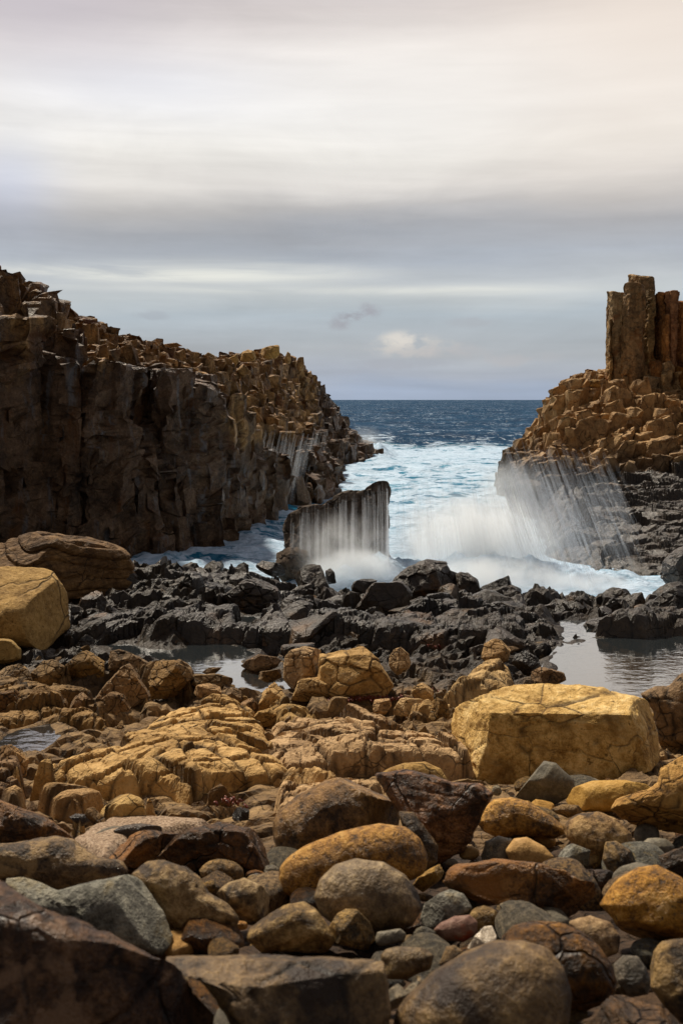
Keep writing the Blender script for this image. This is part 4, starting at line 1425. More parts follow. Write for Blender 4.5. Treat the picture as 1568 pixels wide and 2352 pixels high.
mr('cracked brown block at the left edge below the left tide pool', r3([(-60, 1190), (-30, 1050), (60, 1038), (135, 1100), (120, 1190)]), 'brown')
mr('tan block on the rear edge of the broad dome, right end', r3([(885, 800), (900, 765), (960, 753), (1010, 770), (1025, 805), (940, 825)]), 'bedrock')
mr('second tan block on the rear edge of the broad dome, darker', r3([(1010, 835), (1020, 790), (1060, 773), (1110, 790), (1115, 840)]), 'brown')
mr('upright tan block right behind the broad dome', r3([(1185, 880), (1200, 800), (1260, 748), (1300, 790), (1320, 870), (1260, 895)]), 'bedrock')
mr('brown block with a lit top right of the upright tan block', r3([(1150, 930), (1165, 890), (1240, 870), (1280, 900), (1270, 940)]), 'bedrock', cell=.03)
mr('dark brown stone in the channel behind the broad dome', r3([(1100, 880), (1110, 840), (1160, 820), (1190, 860), (1180, 900)]), 'brown')
mr('grey brown leaning block beside the left edge of the pale boulder', r4([(390, 910), (400, 850), (440, 820), (490, 840), (500, 900), (450, 930)]), 'brown')
mr('low tan block left of the leaning grey brown one', r4([(230, 880), (235, 835), (300, 820), (380, 830), (385, 870), (300, 890)]), 'bedrock')
mr('low tan block above the drift of red weed', r4([(140, 870), (150, 830), (220, 822), (230, 860), (200, 880)]), 'bedrock')
mr('tan wedge right of centre between the outcrops', r4([(320, 800), (330, 760), (400, 740), (440, 780), (420, 820), (340, 825)]), 'bedrock')

G1 = 'big boulders at the left edge'
rock('boulder', 'big grainy tan boulder with a flat sloping top at the left edge', r3([(-160, 240), (40, 212), (200, 222), (245, 240), (275, 285), (340, 380), (350, 430), (330, 500), (250, 560), (200, 608), (130, 590), (50, 565), (-160, 545)]),
     'grain', group=G1, depth=1.0, box=.42, sub=6, facets=3, planes=[((.1, -.55, .83), .50), ((.75, -.6, .1), .62)], rough=.025, seed=3, fine=.012, Y=16.4)
rock('boulder', 'huge dark layered boulder lying behind the grainy tan one', r3([(-200, 220), (0, 130), (60, 95), (150, 78), (260, 76), (400, 90), (480, 110), (560, 150), (610, 200), (640, 280), (630, 315), (560, 365), (420, 400), (300, 420), (100, 420), (-200, 400)]),
     'layer', group=G1, depth=.9, box=.6, sub=7, facets=4, flo=.8, rough=.05, seed=4, lay=.075, Y=21.0, smooth=False)
rock('boulder', 'low tan boulder at the left edge in front of the grainy one', r3([(-90, 560), (0, 545), (45, 545), (100, 600), (100, 645), (0, 680), (-90, 680)]), 'grain', group=G1, depth=.8, box=.7, sub=5, facets=4, seed=5, Y=15.0)
rock('boulder', 'large pale yellow boulder with a flat front and dark cracks, right of centre',
     r4([(485, 900), (515, 858), (620, 825), (700, 783), (800, 762), (950, 748), (1080, 755), (1200, 773), (1300, 800), (1390, 822), (1425, 835), (1440, 900), (1458, 1000), (1462, 1095), (1420, 1150), (1300, 1190), (1150, 1205),
         (1000, 1190), (870, 1210), (800, 1225), (700, 1218), (560, 1172), (530, 1125), (500, 1050), (490, 970)]),
     'pale', depth=.75, box=.36, sub=7, facets=0, planes=[((-.03, -.52, .85), .47), ((.02, -1, -.12), .50), ((.9, -.35, .25), 1.12), ((-.8, -.5, .1), 1.0)], rough=.03, seed=6, cell=.02, cellsize=.8, jw=.012, fine=.022, Y=9.2)
rock('boulder', 'rounded brown boulder at the right edge behind the pale one', r4([(1372, 805), (1440, 772), (1500, 768), (1560, 712), (1700, 690), (1700, 1100), (1480, 1110), (1450, 980), (1430, 880)]), 'brown',
     depth=.7, box=.6, sub=6, facets=6, seed=8, cell=.03, cellsize=.6, Y=10.6)
rock('boulder', 'knobbly layered tan boulder at the right edge below the pale one', r6([(1240, 330), (1270, 280), (1400, 240), (1450, 210), (1465, 150), (1568, 80), (1750, 50), (1750, 520), (1500, 480), (1350, 430)]), 'tan',
     depth=.8, box=.6, sub=6, facets=5, seed=9, lay=.03, cell=.03, cellsize=.35)

# ================================================================ foreground boulders and cobbles
FG = 'boulders and cobbles in the foreground'


def fr(label, px, mat, **kw):
    kw.setdefault('group', FG)
    kw.setdefault('depth', .85)
    kw.setdefault('seed', abs(hash_s(label)) % 900)
    kw.setdefault('sub', 5)
    rock(kw.pop('name', 'boulder'), label, px, mat, **kw)


def hash_s(s):
    h = 7
    for ch in s:
        h = (h * 31 + ord(ch)) % 100003
    return h


fr('huge dark umber rock with pale blotches filling the bottom left corner', [(-160, 1960), (0, 2013), (30, 2041), (100, 2081), (200, 2116), (310, 2165), (360, 2190), (425, 2211), (475, 2250), (520, 2305), (548, 2360), (560, 2560), (-160, 2560)],
   'darkfront', sub=6, box=.6, facets=5, rough=.05, cell=.03, cellsize=.4, Y=2.75, depth=.55)
fr('grey green boulder with a pale ridge behind the dark corner rock', r5([(20, 650), (110, 643), (200, 670), (262, 705), (420, 660), (590, 630), (655, 655), (700, 720), (760, 820), (800, 930), (740, 1010), (500, 980), (300, 900), (100, 760)]),
   'greygreen', sub=6, facets=4, rough=.03, box=.65)
fr('long mottled brown boulder at the left edge of the cobbles', r5([(-100, 500), (0, 490), (100, 485), (250, 458), (330, 470), (400, 520), (470, 560), (560, 558), (595, 610), (580, 650), (400, 700), (260, 720), (100, 690), (-100, 640)]), 'mottle', sub=6, rough=.05, box=.7)
fr('reddish layered rock at the left edge behind the mottled boulder', r5([(-150, 250), (0, 285), (100, 330), (200, 360), (300, 430), (345, 470), (200, 500), (0, 520), (-150, 520)]), 'rust', facets=4, lay=.04, sub=6)
fr('knobbly tan boulder right of the grey green one', r5([(600, 630), (640, 600), (680, 573), (750, 565), (850, 590), (920, 640), (960, 715), (1040, 760), (1100, 830), (1085, 880), (950, 915), (820, 925), (720, 850), (690, 740), (620, 660)]), 'mottan', sub=6, rough=.05)
fr('round brown cobble behind the knobbly tan boulder', r5(ell(1022, 622, 212, 125, .1)), 'olive', depth=.95)
fr('small round tan cobble left of the grainy grey stone', r5(ell(967, 690, 82, 74)), 'olive', sub=4, name='cobble')
fr('grainy grey stone with a peaked top and pale patches', r5([(985, 722), (1050, 670), (1120, 643), (1200, 680), (1252, 740), (1250, 812), (1160, 860), (1070, 810)]), 'mottan', facets=5, depth=.9)
fr('small brown stone in the gap behind the grainy grey stone', r5(ell(1180, 662, 90, 60, .3)), 'olive', sub=4, name='cobble')
fr('small grey stone left of the orange mottled boulder', r5(ell(1243, 622, 80, 76)), 'grey', sub=4, name='cobble')
fr('tan pebble at the lower left foot of the orange mottled boulder', r5(ell(1262, 700, 45, 70)), 'mottan', sub=4, name='cobble')
fr('long dark brown rock lying behind the cobbles left of centre', r5([(690, 600), (700, 480), (770, 440), (850, 415), (1000, 395), (1130, 415), (1240, 440), (1280, 540), (1275, 640), (1150, 655), (900, 640)]), 'redbrown', sub=6, facets=7, cell=.03, cellsize=.7, rough=.05)
fr('brown ribbed rock leaning on the left end of the long dark rock', r5([(470, 560), (540, 500), (610, 440), (690, 425), (750, 435), (800, 400), (860, 395), (790, 470), (720, 560), (640, 640), (590, 640)]), 'rust', sub=5, facets=6, lay=.06)
fr('huge slab faced grey brown boulder at the bottom centre', [(375, 2190), (385, 2178), (470, 2152), (560, 2143), (600, 2152), (660, 2150), (720, 2160), (800, 2152), (860, 2165), (878, 2200), (886, 2260), (888, 2360), (860, 2480), (600, 2480), (520, 2330), (470, 2260), (415, 2215)],
   'striped', sub=6, box=.45, facets=2, planes=[((.1, -.45, .93), .66), ((.15, -1, -.1), .62)], rough=.05, cell=.025, cellsize=.8, fine=.02, depth=.75)
fr('peaked tan boulder behind the huge slab faced one', r5([(1140, 880), (1200, 830), (1300, 775), (1400, 752), (1450, 790), (1510, 870), (1540, 930), (1500, 990), (1200, 990), (1130, 930)]), 'mottan', facets=4)
fr('small peach cobble above the peaked tan boulder', r5(ell(1428, 712, 76, 92)), 'yellow', sub=4, name='cobble')
fr('small orange brown stone at the left foot of the peaked tan boulder', r5(ell(1105, 865, 70, 45)), 'orange', sub=4, name='cobble')
fr('orange mottled egg shaped boulder in the middle of the foreground', [(640, 2020), (643, 1990), (665, 1965), (700, 1942), (780, 1910), (870, 1892), (930, 1898), (965, 1925), (985, 1970), (975, 2005), (945, 2022), (850, 2035), (760, 2065), (690, 2070), (648, 2052)],
   'orange', sub=6, rough=.02, fine=.006, depth=.7)
fr('large olive brown boulder behind the orange egg shaped one', [(625, 1890), (640, 1860), (680, 1825), (735, 1797), (800, 1776), (860, 1775), (900, 1800), (935, 1850), (920, 1900), (860, 1935), (770, 1960), (700, 1965), (650, 1975), (630, 1930)], 'golden', sub=6, facets=3, rough=.04)
fr('dark red brown rock with a veined slanting face behind the olive boulder', [(855, 1775), (930, 1765), (1000, 1778), (1040, 1795), (1100, 1800), (1135, 1822), (1115, 1855), (1100, 1895), (1065, 1955), (1010, 1985), (960, 1940), (900, 1850)], 'rust', sub=6, facets=7, lay=.03)
fr('smooth arched tan rock behind the red brown veined rock', [(860, 1785), (890, 1765), (930, 1752), (975, 1750), (1010, 1765), (1032, 1795), (990, 1810), (900, 1810)], 'tan', facets=0)
fr('dark mottled boulder tucked between the orange egg and the red brown rock', [(912, 1862), (949, 1864), (984, 1912), (1006, 1943), (1004, 1980), (974, 2000), (950, 1980), (930, 1920)], 'mottle')
fr('big round grey brown boulder in front of the orange egg shaped one', [(720, 2062), (733, 2018), (770, 1985), (820, 1972), (880, 1980), (930, 2008), (958, 2048), (968, 2085), (945, 2125), (870, 2150), (780, 2135), (735, 2100)], 'striped', sub=6, rough=.02, depth=.95)
fr('smooth orange boulder balanced on two stones right of centre', r6([(620, 390), (655, 325), (700, 285), (780, 275), (860, 295), (930, 340), (1000, 390), (1040, 435), (980, 468), (850, 458), (720, 462), (650, 430)]), 'orange', sub=6, rough=.025, depth=.7, Y=6.35)
fr('pale yellow smooth stone under the balanced orange boulder', r6([(750, 520), (790, 465), (850, 458), (930, 500), (975, 550), (972, 600), (900, 610), (780, 590)]), 'yellow', rough=.02)
fr('round grey stone left of the pale yellow smooth stone', r6([(640, 545), (660, 480), (720, 455), (780, 465), (800, 530), (770, 590), (650, 590)]), 'grey')
fr('small oval tan cobble right of the red brown veined rock', r6(ell(587, 533, 98, 64, -.05)), 'yellow', sub=4, name='cobble')
fr('rusty layered rock pointing right in the centre of the cobbles', r6([(460, 665), (480, 620), (530, 578), (600, 572), (700, 562), (850, 578), (1020, 608), (1080, 650), (1190, 712), (1170, 770), (1050, 850), (950, 850), (850, 800), (720, 770), (600, 790), (530, 730)]), 'rust', sub=6, facets=7, lay=.05, rough=.04)
fr('grey tan angular cobble below the rusty layered rock', r6([(360, 835), (380, 760), (430, 703), (500, 698), (560, 720), (600, 785), (580, 850), (430, 880), (372, 870)]), 'greygreen', facets=4)
fr('smooth tan cobble right of the grey tan angular one', r6(ell(655, 835, 140, 125, .2)), 'mottan')
fr('flat blue grey wedge shaped stone below the rusty layered rock', r6([(705, 800), (720, 760), (760, 745), (840, 755), (920, 790), (1010, 845), (1000, 880), (860, 880), (740, 870)]), 'grey', facets=5, rough=.02)
fr('pink and grey oval cobble with a red patch', r6([(420, 885), (455, 850), (520, 820), (590, 815), (625, 850), (620, 900), (560, 942), (460, 930)]), 'purple', name='cobble')
fr('round pale grey cobble left of the pink and grey one', r6(ell(380, 918, 110, 100)), 'grey', name='cobble')
fr('grey white pebble shaped like a short cylinder', r6([(155, 925), (165, 895), (270, 878), (296, 900), (293, 935), (180, 962), (160, 950)]), 'bluegrey', box=.5, name='cobble')
fr('glossy white stone standing behind the big striped boulder', r6([(570, 975), (610, 915), (655, 868), (690, 865), (712, 915), (705, 960), (640, 1000)]), 'white', facets=8, box=.6, name='cobble')
fr('reddish brown smooth boulder right of the glossy white stone', r6([(720, 930), (790, 862), (880, 843), (1000, 850), (1100, 890), (1180, 955), (1240, 1045), (1265, 1130), (1240, 1210), (1100, 1260), (950, 1200), (800, 1000)]), 'rust', sub=6, rough=.02, depth=.9)
fr('big round boulder streaked pale and dark at the bottom right of centre', r6([(250, 1260), (300, 1190), (420, 1080), (560, 990), (700, 937), (830, 932), (950, 970), (1025, 1060), (1058, 1180), (1045, 1317), (980, 1480), (700, 1560), (350, 1500), (230, 1380)]), 'striped', sub=6, rough=.02, fine=.006, depth=.9)
fr('round grey tan cobble behind the reddish brown smooth boulder', r6([(1040, 850), (1080, 830), (1140, 820), (1230, 850), (1280, 915), (1270, 990), (1200, 1020), (1100, 940)]), 'mottan')
fr('big orange boulder with a dark streak at the right edge', r6([(1185, 770), (1225, 700), (1270, 650), (1360, 600), (1450, 588), (1550, 640), (1640, 720), (1680, 900), (1560, 960), (1350, 945), (1280, 890), (1240, 830)]), 'orange', sub=6, rough=.03, depth=.85, facets=2)
fr('brown boulder cut off by the right edge in the lower corner', r6([(1415, 1050), (1435, 980), (1470, 938), (1560, 923), (1680, 950), (1730, 1130), (1680, 1300), (1560, 1320), (1480, 1240), (1420, 1150)]), 'mottle', sub=6, rough=.03)
fr('dark oval stone in the shade left of the right corner boulder', r6([(1250, 1040), (1290, 1000), (1360, 1008), (1400, 1060), (1418, 1120), (1405, 1180), (1320, 1195), (1260, 1120)]), 'grey')
fr('tan boulder with a dark seam right of the balanced orange one', r6([(1010, 400), (1080, 350), (1180, 340), (1260, 370), (1330, 440), (1352, 530), (1300, 600), (1200, 590), (1100, 520), (1030, 460)]), 'mottan', sub=6)
fr('flat angular grey brown stone below the balanced orange boulder', r6([(965, 535), (1000, 510), (1060, 490), (1140, 520), (1135, 590), (1045, 640), (980, 610)]), 'greygreen', facets=7, depth=.7)
fr('small upright stone beside the flat angular grey brown one', r6(ell(1163, 572, 54, 72)), 'olive', sub=4, name='cobble')
fr('brown and tan blotched stone under the seamed tan boulder', r6([(1195, 560), (1210, 480), (1260, 475), (1330, 520), (1350, 600), (1310, 660), (1240, 650)]), 'mottle')
fr('round blue grey cobble near the right edge', r6(ell(1400, 447, 122, 100, .2)), 'bluegrey', name='cobble')
fr('veined grey cobble below the round blue grey one', r6(ell(1432, 515, 185, 105, -.12)), 'bluegrey', name='cobble')
fr('dark brown flat rock at the right edge below the veined cobble', r6([(1350, 600), (1450, 545), (1568, 500), (1680, 510), (1700, 640), (1500, 660)]), 'redbrown', facets=5)
fr('dark wedge with a tan edge left of the streaked orange boulder', r6([(1085, 660), (1128, 605), (1220, 608), (1285, 635), (1240, 720), (1140, 710)]), 'redbrown', facets=6, depth=.7)
fr('smooth blue grey pointed rock leaning under the large pale boulder', r6([(785, 270), (810, 215), (855, 150), (910, 103), (985, 118), (1065, 195), (1070, 260), (980, 310), (850, 300)]), 'bluegrey', facets=6, sub=5, depth=.5, rough=.02, Y=7.7)
fr('flat yellow tan rock with a crack at the right foot of the pale boulder', r6([(1015, 295), (1060, 230), (1150, 200), (1300, 195), (1400, 215), (1480, 280), (1260, 345), (1100, 345)]), 'yellow', facets=2, depth=.9, sub=6)
fr('grey brown cobble at the right shoulder of the slab faced boulder', r6([(175, 1000), (200, 972), (260, 958), (380, 968), (425, 1000), (405, 1065), (300, 1110), (200, 1110)]), 'striped', name='cobble')
fr('angular brown stone with five sides above the slab faced boulder', r6([(-60, 870), (-20, 810), (20, 787), (75, 790), (130, 848), (158, 930), (100, 980), (-30, 950)]), 'olive', facets=6)
fr('small rust stone between the two grey cobbles and the striped boulder', r6([(410, 985), (435, 935), (500, 930), (490, 975), (440, 1010)]), 'rust', sub=4, facets=5, name='cobble')
fr('tan brown stone touching the left side of the striped boulder', r6([(440, 1060), (480, 960), (520, 955), (560, 985), (520, 1050), (460, 1090)]), 'olive', sub=4, facets=3, name='cobble')
fr('little tan stone between the pentagon stone and the grey cobble', r6(ell(255, 868, 100, 66)), 'olive', sub=4, name='cobble')
fr('little brown stone hidden low left of the round pale grey cobble', r6(ell(310, 935, 60, 60)), 'mottan', sub=4, name='cobble')
fr('tiny tan stone right of the reddish brown smooth boulder', r6([(1245, 1180), (1250, 1100), (1270, 1065), (1300, 1130), (1312, 1180), (1280, 1190)]), 'mottan', sub=4, name='cobble')
fr('layered brown rock along the bottom right edge', r6([(1060, 1330), (1150, 1290), (1220, 1200), (1300, 1190), (1400, 1225), (1500, 1240), (1600, 1330), (1620, 1500), (1100, 1520)]), 'redbrown', lay=.05, facets=5, sub=6)
fr('slender olive stone pointing at the right end of the orange egg', r6([(325, 680), (350, 640), (400, 605), (450, 583), (472, 620), (440, 685), (380, 718)]), 'olive', facets=4, name='cobble')
fr('small pale stone beneath the slender olive stone', r6(ell(380, 735, 90, 40, .1)), 'mottan', sub=4, name='cobble')
fr('small shadowed cobble by the knee of the orange egg and red brown rock', r6(ell(505, 577, 60, 40)), 'bluegrey', sub=4, name='cobble')
fr('dark angular stone low between the slab faced and striped boulders', r6([(190, 1180), (260, 1130), (290, 1160), (370, 1070), (390, 1110), (300, 1230), (200, 1260)]), 'grey', facets=6, depth=.8)
fr('round brown boulder half sunk behind the grainy stone', r5(ell(1180, 640, 110, 60, .2)), 'rust', sub=4)
fr('small grey stone by the black gap under the pale boulder', r6(ell(712, 245, 44, 50)), 'grey', sub=4, name='cobble')
fr('flat grey stone wedged behind the yellow tan rock', r6([(1060, 215), (1070, 185), (1150, 182), (1190, 200), (1150, 240)]), 'bluegrey', sub=4, facets=6, name='cobble')
fr('flat tan stone between the seamed boulder and the yellow rock', r6([(960, 330), (1010, 308), (1090, 312), (1120, 340), (1040, 370), (980, 350)]), 'olive', sub=4, facets=4, name='cobble')
fr('dark flat stone with a tide mark beside the patch of sand', r5([(520, 430), (560, 405), (640, 395), (720, 405), (775, 420), (700, 455), (600, 480), (540, 475)]), 'black', facets=6, depth=.7)
fr('dark lozenge shaped stone left of the patch of sand', r5([(305, 375), (350, 350), (420, 355), (435, 395), (370, 410)]), 'black', facets=5, sub=4)
fr('upright dark brown stone beside the lozenge shaped one', r5([(370, 340), (430, 320), (480, 370), (515, 420), (450, 430), (410, 380)]), 'brown', facets=5, sub=4)
fr('small brown stone at the foot of the flat topped bedrock block', r5([(260, 400), (290, 385), (350, 430), (320, 460), (270, 440)]), 'brown', facets=5, sub=4)

# broken stones lying about on the bedrock
sp = []
sm = ['brown', 'bedrock', 'brown', 'black', 'tan', 'brown']
for i in range(6):
    V, F, S = inflate(ell(784, 1900, 100, 80, .2 * i), 5.0, depth=.9, sub=4, facets=16, flo=.35, fstr=1.0, rough=.05, seed=700 + i, box=.7, cell=.05)
    V = V / S; V -= V.mean(0)
    sp.append(mesh_obj('broken_stone', V, F, M[sm[i]], origin=np.zeros(3), smooth=False))
ru = random.Random(77)
usd = [False] * 6
n_ = 0
while n_ < 90:
    Y = ru.uniform(7.0, 16.4); u_ = ru.uniform(-40, 1620)
    X = (u_ - CX) / FD * Y
    if any(poly_sd(np.array([X]), np.array([Y]), P_)[0] > -.12 for P_, _, _, _ in POOLS):
        continue
    if u_ > 1040 and Y < 10:
        continue
    k = ru.randrange(6)
    o = sp[k] if not usd[k] else sp[k].copy()
    if usd[k]: COL.objects.link(o)
    usd[k] = True
    s = ru.uniform(.04, .10) if ru.random() < .6 else ru.uniform(.10, .20)
    o.location = (X, Y, float(ground_z(np.array([X]), np.array([Y]))[0]) + s * .3)
    o.rotation_euler = (ru.uniform(-.6, .6), ru.uniform(-.6, .6), ru.uniform(0, 6.28))
    o.scale = (s, s * ru.uniform(.7, 1.1), s * ru.uniform(.5, .8))
    mt = {'brown': 'brown', 'bedrock': 'tan', 'black': 'black', 'tan': 'ochre'}[sm[k]]
    tag(o, 'small broken %s stone lying in a crevice of the jointed bedrock' % mt, 'stone', 'small broken %s stones on the bedrock' % mt)
    n_ += 1

# smaller cobbles filling the hollows: a few shapes, copied
protos = []
cob_mats = ['grey', 'olive', 'mottan', 'rust', 'bluegrey', 'redbrown', 'mottle', 'greygreen', 'yellow', 'olive']
for i in range(10):
    V, F, S = inflate(ell(784, 1900, 100, 78 + 4 * i), 5.0, depth=.9, sub=4, facets=(0, 3, 0, 5, 2)[i % 5], rough=.05, seed=500 + i, box=.8)
    V = V / S
    V -= V.mean(0)
    o = mesh_obj('cobble', V, F, M[cob_mats[i]], origin=np.zeros(3))
    protos.append(o)
cob_lab = {'grey': 'grey', 'olive': 'olive brown', 'mottan': 'mottled tan', 'rust': 'rust brown', 'bluegrey': 'blue grey', 'redbrown': 'dark red brown', 'mottle': 'dark mottled', 'greygreen': 'grey green', 'yellow': 'pale yellow'}
used = [False] * 10
cnt = 0
rr = random.Random(99)
for i in range(190):
    Y = 2.7 + (rr.random() ** .8) * 5.6
    X = rr.uniform(-.36, .40) * (Y + .3)
    if Y > 6.4 and X < .2:
        continue
    s = rr.uniform(.035, .10) if rr.random() < .75 else rr.uniform(.10, .17)
    k = rr.randrange(10)
    if used[k]:
        o = protos[k].copy(); COL.objects.link(o)
    else:
        o = protos[k]; used[k] = True
    z = float(ground_z(np.array([X]), np.array([Y]))[0])
    o.location = (X, Y, z + s * .45)
    o.rotation_euler = (rr.uniform(-.5, .5), rr.uniform(-.5, .5), rr.uniform(0, 6.28))
    o.scale = (s, s * rr.uniform(.8, 1.1), s * rr.uniform(.6, .9))
    tag(o, 'small %s cobble half hidden in the gaps between the foreground boulders' % cob_lab[cob_mats[k]], 'cobble', 'small %s cobbles in the gaps' % cob_lab[cob_mats[k]])


# ================================================================ black wet rocks by the surf
BG = 'wet black rocks along the surf'


def br(label, px, mat='black', **kw):
    kw.setdefault('group', BG); kw.setdefault('facets', 13); kw.setdefault('flo', .56); kw.setdefault('fstr', 1.0); kw.setdefault('smooth', False); kw.setdefault('depth', 1.0); kw.setdefault('box', .65)
    kw.setdefault('rough', .05); kw.setdefault('cell', .05); kw.setdefault('cellsize', .6); kw.setdefault('sub', 5); kw.setdefault('seed', hash_s(label) % 900)
    rock('wet_rock', label, px, mat, 'rock', **kw)


br('large dark domed rock standing right of the slab in the surf', r4([(195, 400), (225, 310), (245, 270), (310, 215), (400, 183), (445, 195), (475, 200), (495, 240), (540, 250), (545, 330), (430, 420), (300, 430)]), 'black', facets=6, flo=.75, cell=.045, cellsize=.5, Y=23.0, sub=6, box=.7)
br('dark split block leaning on the right flank of the domed rock', r4([(490, 370), (520, 260), (545, 243), (580, 247), (625, 280), (645, 350), (560, 400)]), 'black', Y=22.8, sub=5)
br('pyramid shaped dark rock with surf breaking behind it', r4([(630, 330), (650, 300), (700, 270), (752, 245), (770, 262), (785, 320), (815, 365), (700, 400), (640, 370)]), Y=22.7, facets=8, cell=.02)
br('low dark rock right of the pyramid, washed by foam', r4([(850, 370), (870, 330), (905, 310), (950, 330), (1010, 365), (960, 420), (870, 410)]), Y=22.3)
br('rounded hump of dark rock at the front of the foam, right', r4([(890, 440), (940, 370), (1000, 357), (1065, 353), (1120, 390), (1168, 445), (1120, 500), (930, 490)]), Y=20.7, cell=.03)
br('upright dark block at the left foot of the standing slab', r3([(1350, 280), (1370, 235), (1395, 213), (1430, 206), (1470, 210), (1495, 270), (1520, 330), (1480, 380), (1380, 370)]), Y=23.2, facets=7, cell=.02)
br('dark wedge right of the upright block, below the slab', r3([(1440, 370), (1490, 345), (1530, 325), (1570, 350), (1600, 400), (1560, 430), (1450, 430)]), Y=21.8)
br('flat topped grey rock touching the left side of the standing slab', r3([(1265, 200), (1268, 155), (1300, 138), (1370, 130), (1420, 150), (1445, 200), (1430, 290), (1290, 295), (1262, 250)]), 'slab', Y=26.3, flo=.75, facets=7)
br('low grey rock in the foam left of the upright block', r3([(1170, 220), (1200, 190), (1270, 200), (1330, 225), (1340, 260), (1220, 270)]), Y=24.2)
br('small dark rock half drowned under the slab spray', r3([(1490, 300), (1495, 240), (1515, 225), (1535, 245), (1545, 300), (1520, 320)]), Y=24.5)
br('dark peaked rock where the left cliff meets the shore', r3([(645, 280), (665, 230), (700, 195), (740, 200), (780, 240), (770, 290), (700, 320)]), Y=23.4)
br('broad black rock with slanting ribs in the middle of the left shore', r3([(950, 440), (960, 400), (1000, 370), (1100, 290), (1180, 265), (1260, 300), (1345, 370), (1310, 440), (1200, 480), (1050, 490)]), Y=20.0, sub=6, cell=.07, cellsize=.4)
br('black rock with a blunt square end left of the ribbed one', r3([(760, 350), (780, 295), (830, 242), (935, 232), (955, 265), (958, 380), (900, 430), (800, 420)]), Y=20.6, sub=6, cell=.06)
br('small rounded black rock at the water line above the ribbed one', r3([(1075, 265), (1085, 218), (1120, 198), (1150, 215), (1155, 260), (1110, 275)]), Y=23.2)
br('large brown black ledge at the right end of the centre pool', r3([(1310, 620), (1325, 510), (1400, 450), (1500, 415), (1580, 440), (1620, 560), (1540, 640), (1400, 640)]), 'black', Y=17.6, sub=6, cell=.06, cellsize=.5)
br('dark tilted slab with a wet sheen in front of the domed rock', r4([(340, 420), (350, 390), (400, 348), (500, 340), (565, 395), (560, 450), (480, 480), (400, 480)]), 'black2', Y=20.2, lay=.04)
br('smooth grey wet slab leaning towards the dry tan rocks', r4([(425, 560), (440, 490), (455, 455), (510, 452), (565, 500), (570, 570), (500, 610)]), 'black2', Y=18.0, cell=.02, facets=6)
br('long black ridge of broken rock right of the wet slab', r4([(630, 470), (680, 385), (760, 372), (850, 368), (940, 395), (1010, 470), (1025, 540), (900, 570), (740, 560), (660, 530)]), 'black', Y=18.8, sub=6, cell=.07, cellsize=.4)
br('pointed black rock at the right end of the foam', r4([(1270, 430), (1280, 395), (1340, 342), (1380, 333), (1398, 380), (1380, 430), (1310, 450)]), Y=20.6)
br('big slanting black rock pointing up right at the frame edge', r4([(1380, 440), (1400, 395), (1470, 340), (1560, 300), (1660, 290), (1660, 430), (1500, 470)]), 'black2', Y=19.6, facets=9, cell=.03)
br('long low black rock on the far bank of the wide pool', r4([(1090, 500), (1150, 455), (1300, 438), (1385, 470), (1410, 520), (1300, 565), (1150, 560)]), 'black2', Y=18.0, lay=.04)
br('black shelf rock on the far bank of the wide pool at the frame edge', r4([(1340, 520), (1400, 455), (1500, 430), (1680, 420), (1680, 520), (1500, 530)]), 'black2', Y=18.4, lay=.04)
br('dark overhanging rock at the right frame edge above the backwash', r4([(1460, 260), (1470, 200), (1520, 145), (1568, 120), (1720, 90), (1720, 330), (1500, 310)]), 'black2', Y=25.5, sub=6)
br('drowned dark rock in the backwash at right', r4([(1180, 290), (1200, 265), (1250, 262), (1292, 295), (1260, 330), (1200, 325)]), Y=26.4)
br('flat dark stone rising out of the middle of the centre pool', r3([(925, 705), (960, 682), (1025, 683), (1020, 700), (960, 720)]), 'brown', depth=.9, facets=5, Y=14.2)
br('brown edged rock jutting into the right side of the centre pool', r3([(1095, 690), (1130, 650), (1190, 620), (1270, 635), (1320, 665), (1270, 700), (1180, 705)]), 'brown', Y=14.9)
br('low brown black rock ending at the right tip of the centre pool', r3([(1150, 720), (1200, 700), (1290, 690), (1300, 740), (1230, 755)]), 'brown', Y=14.0)
br('black rock with a tan flank behind the left end of the centre pool', r3([(565, 500), (580, 460), (640, 440), (700, 450), (700, 510), (620, 530)]), Y=17.6)
br('brown rock above the centre pool with a rounded tan patch', r3([(700, 560), (740, 510), (800, 480), (865, 500), (870, 540), (800, 570), (740, 580)]), 'brown', Y=16.8)
br('black wet rock in the dark gap beside the grainy boulder', r3([(330, 620), (340, 560), (400, 530), (450, 560), (460, 610), (400, 640)]), Y=16.2)

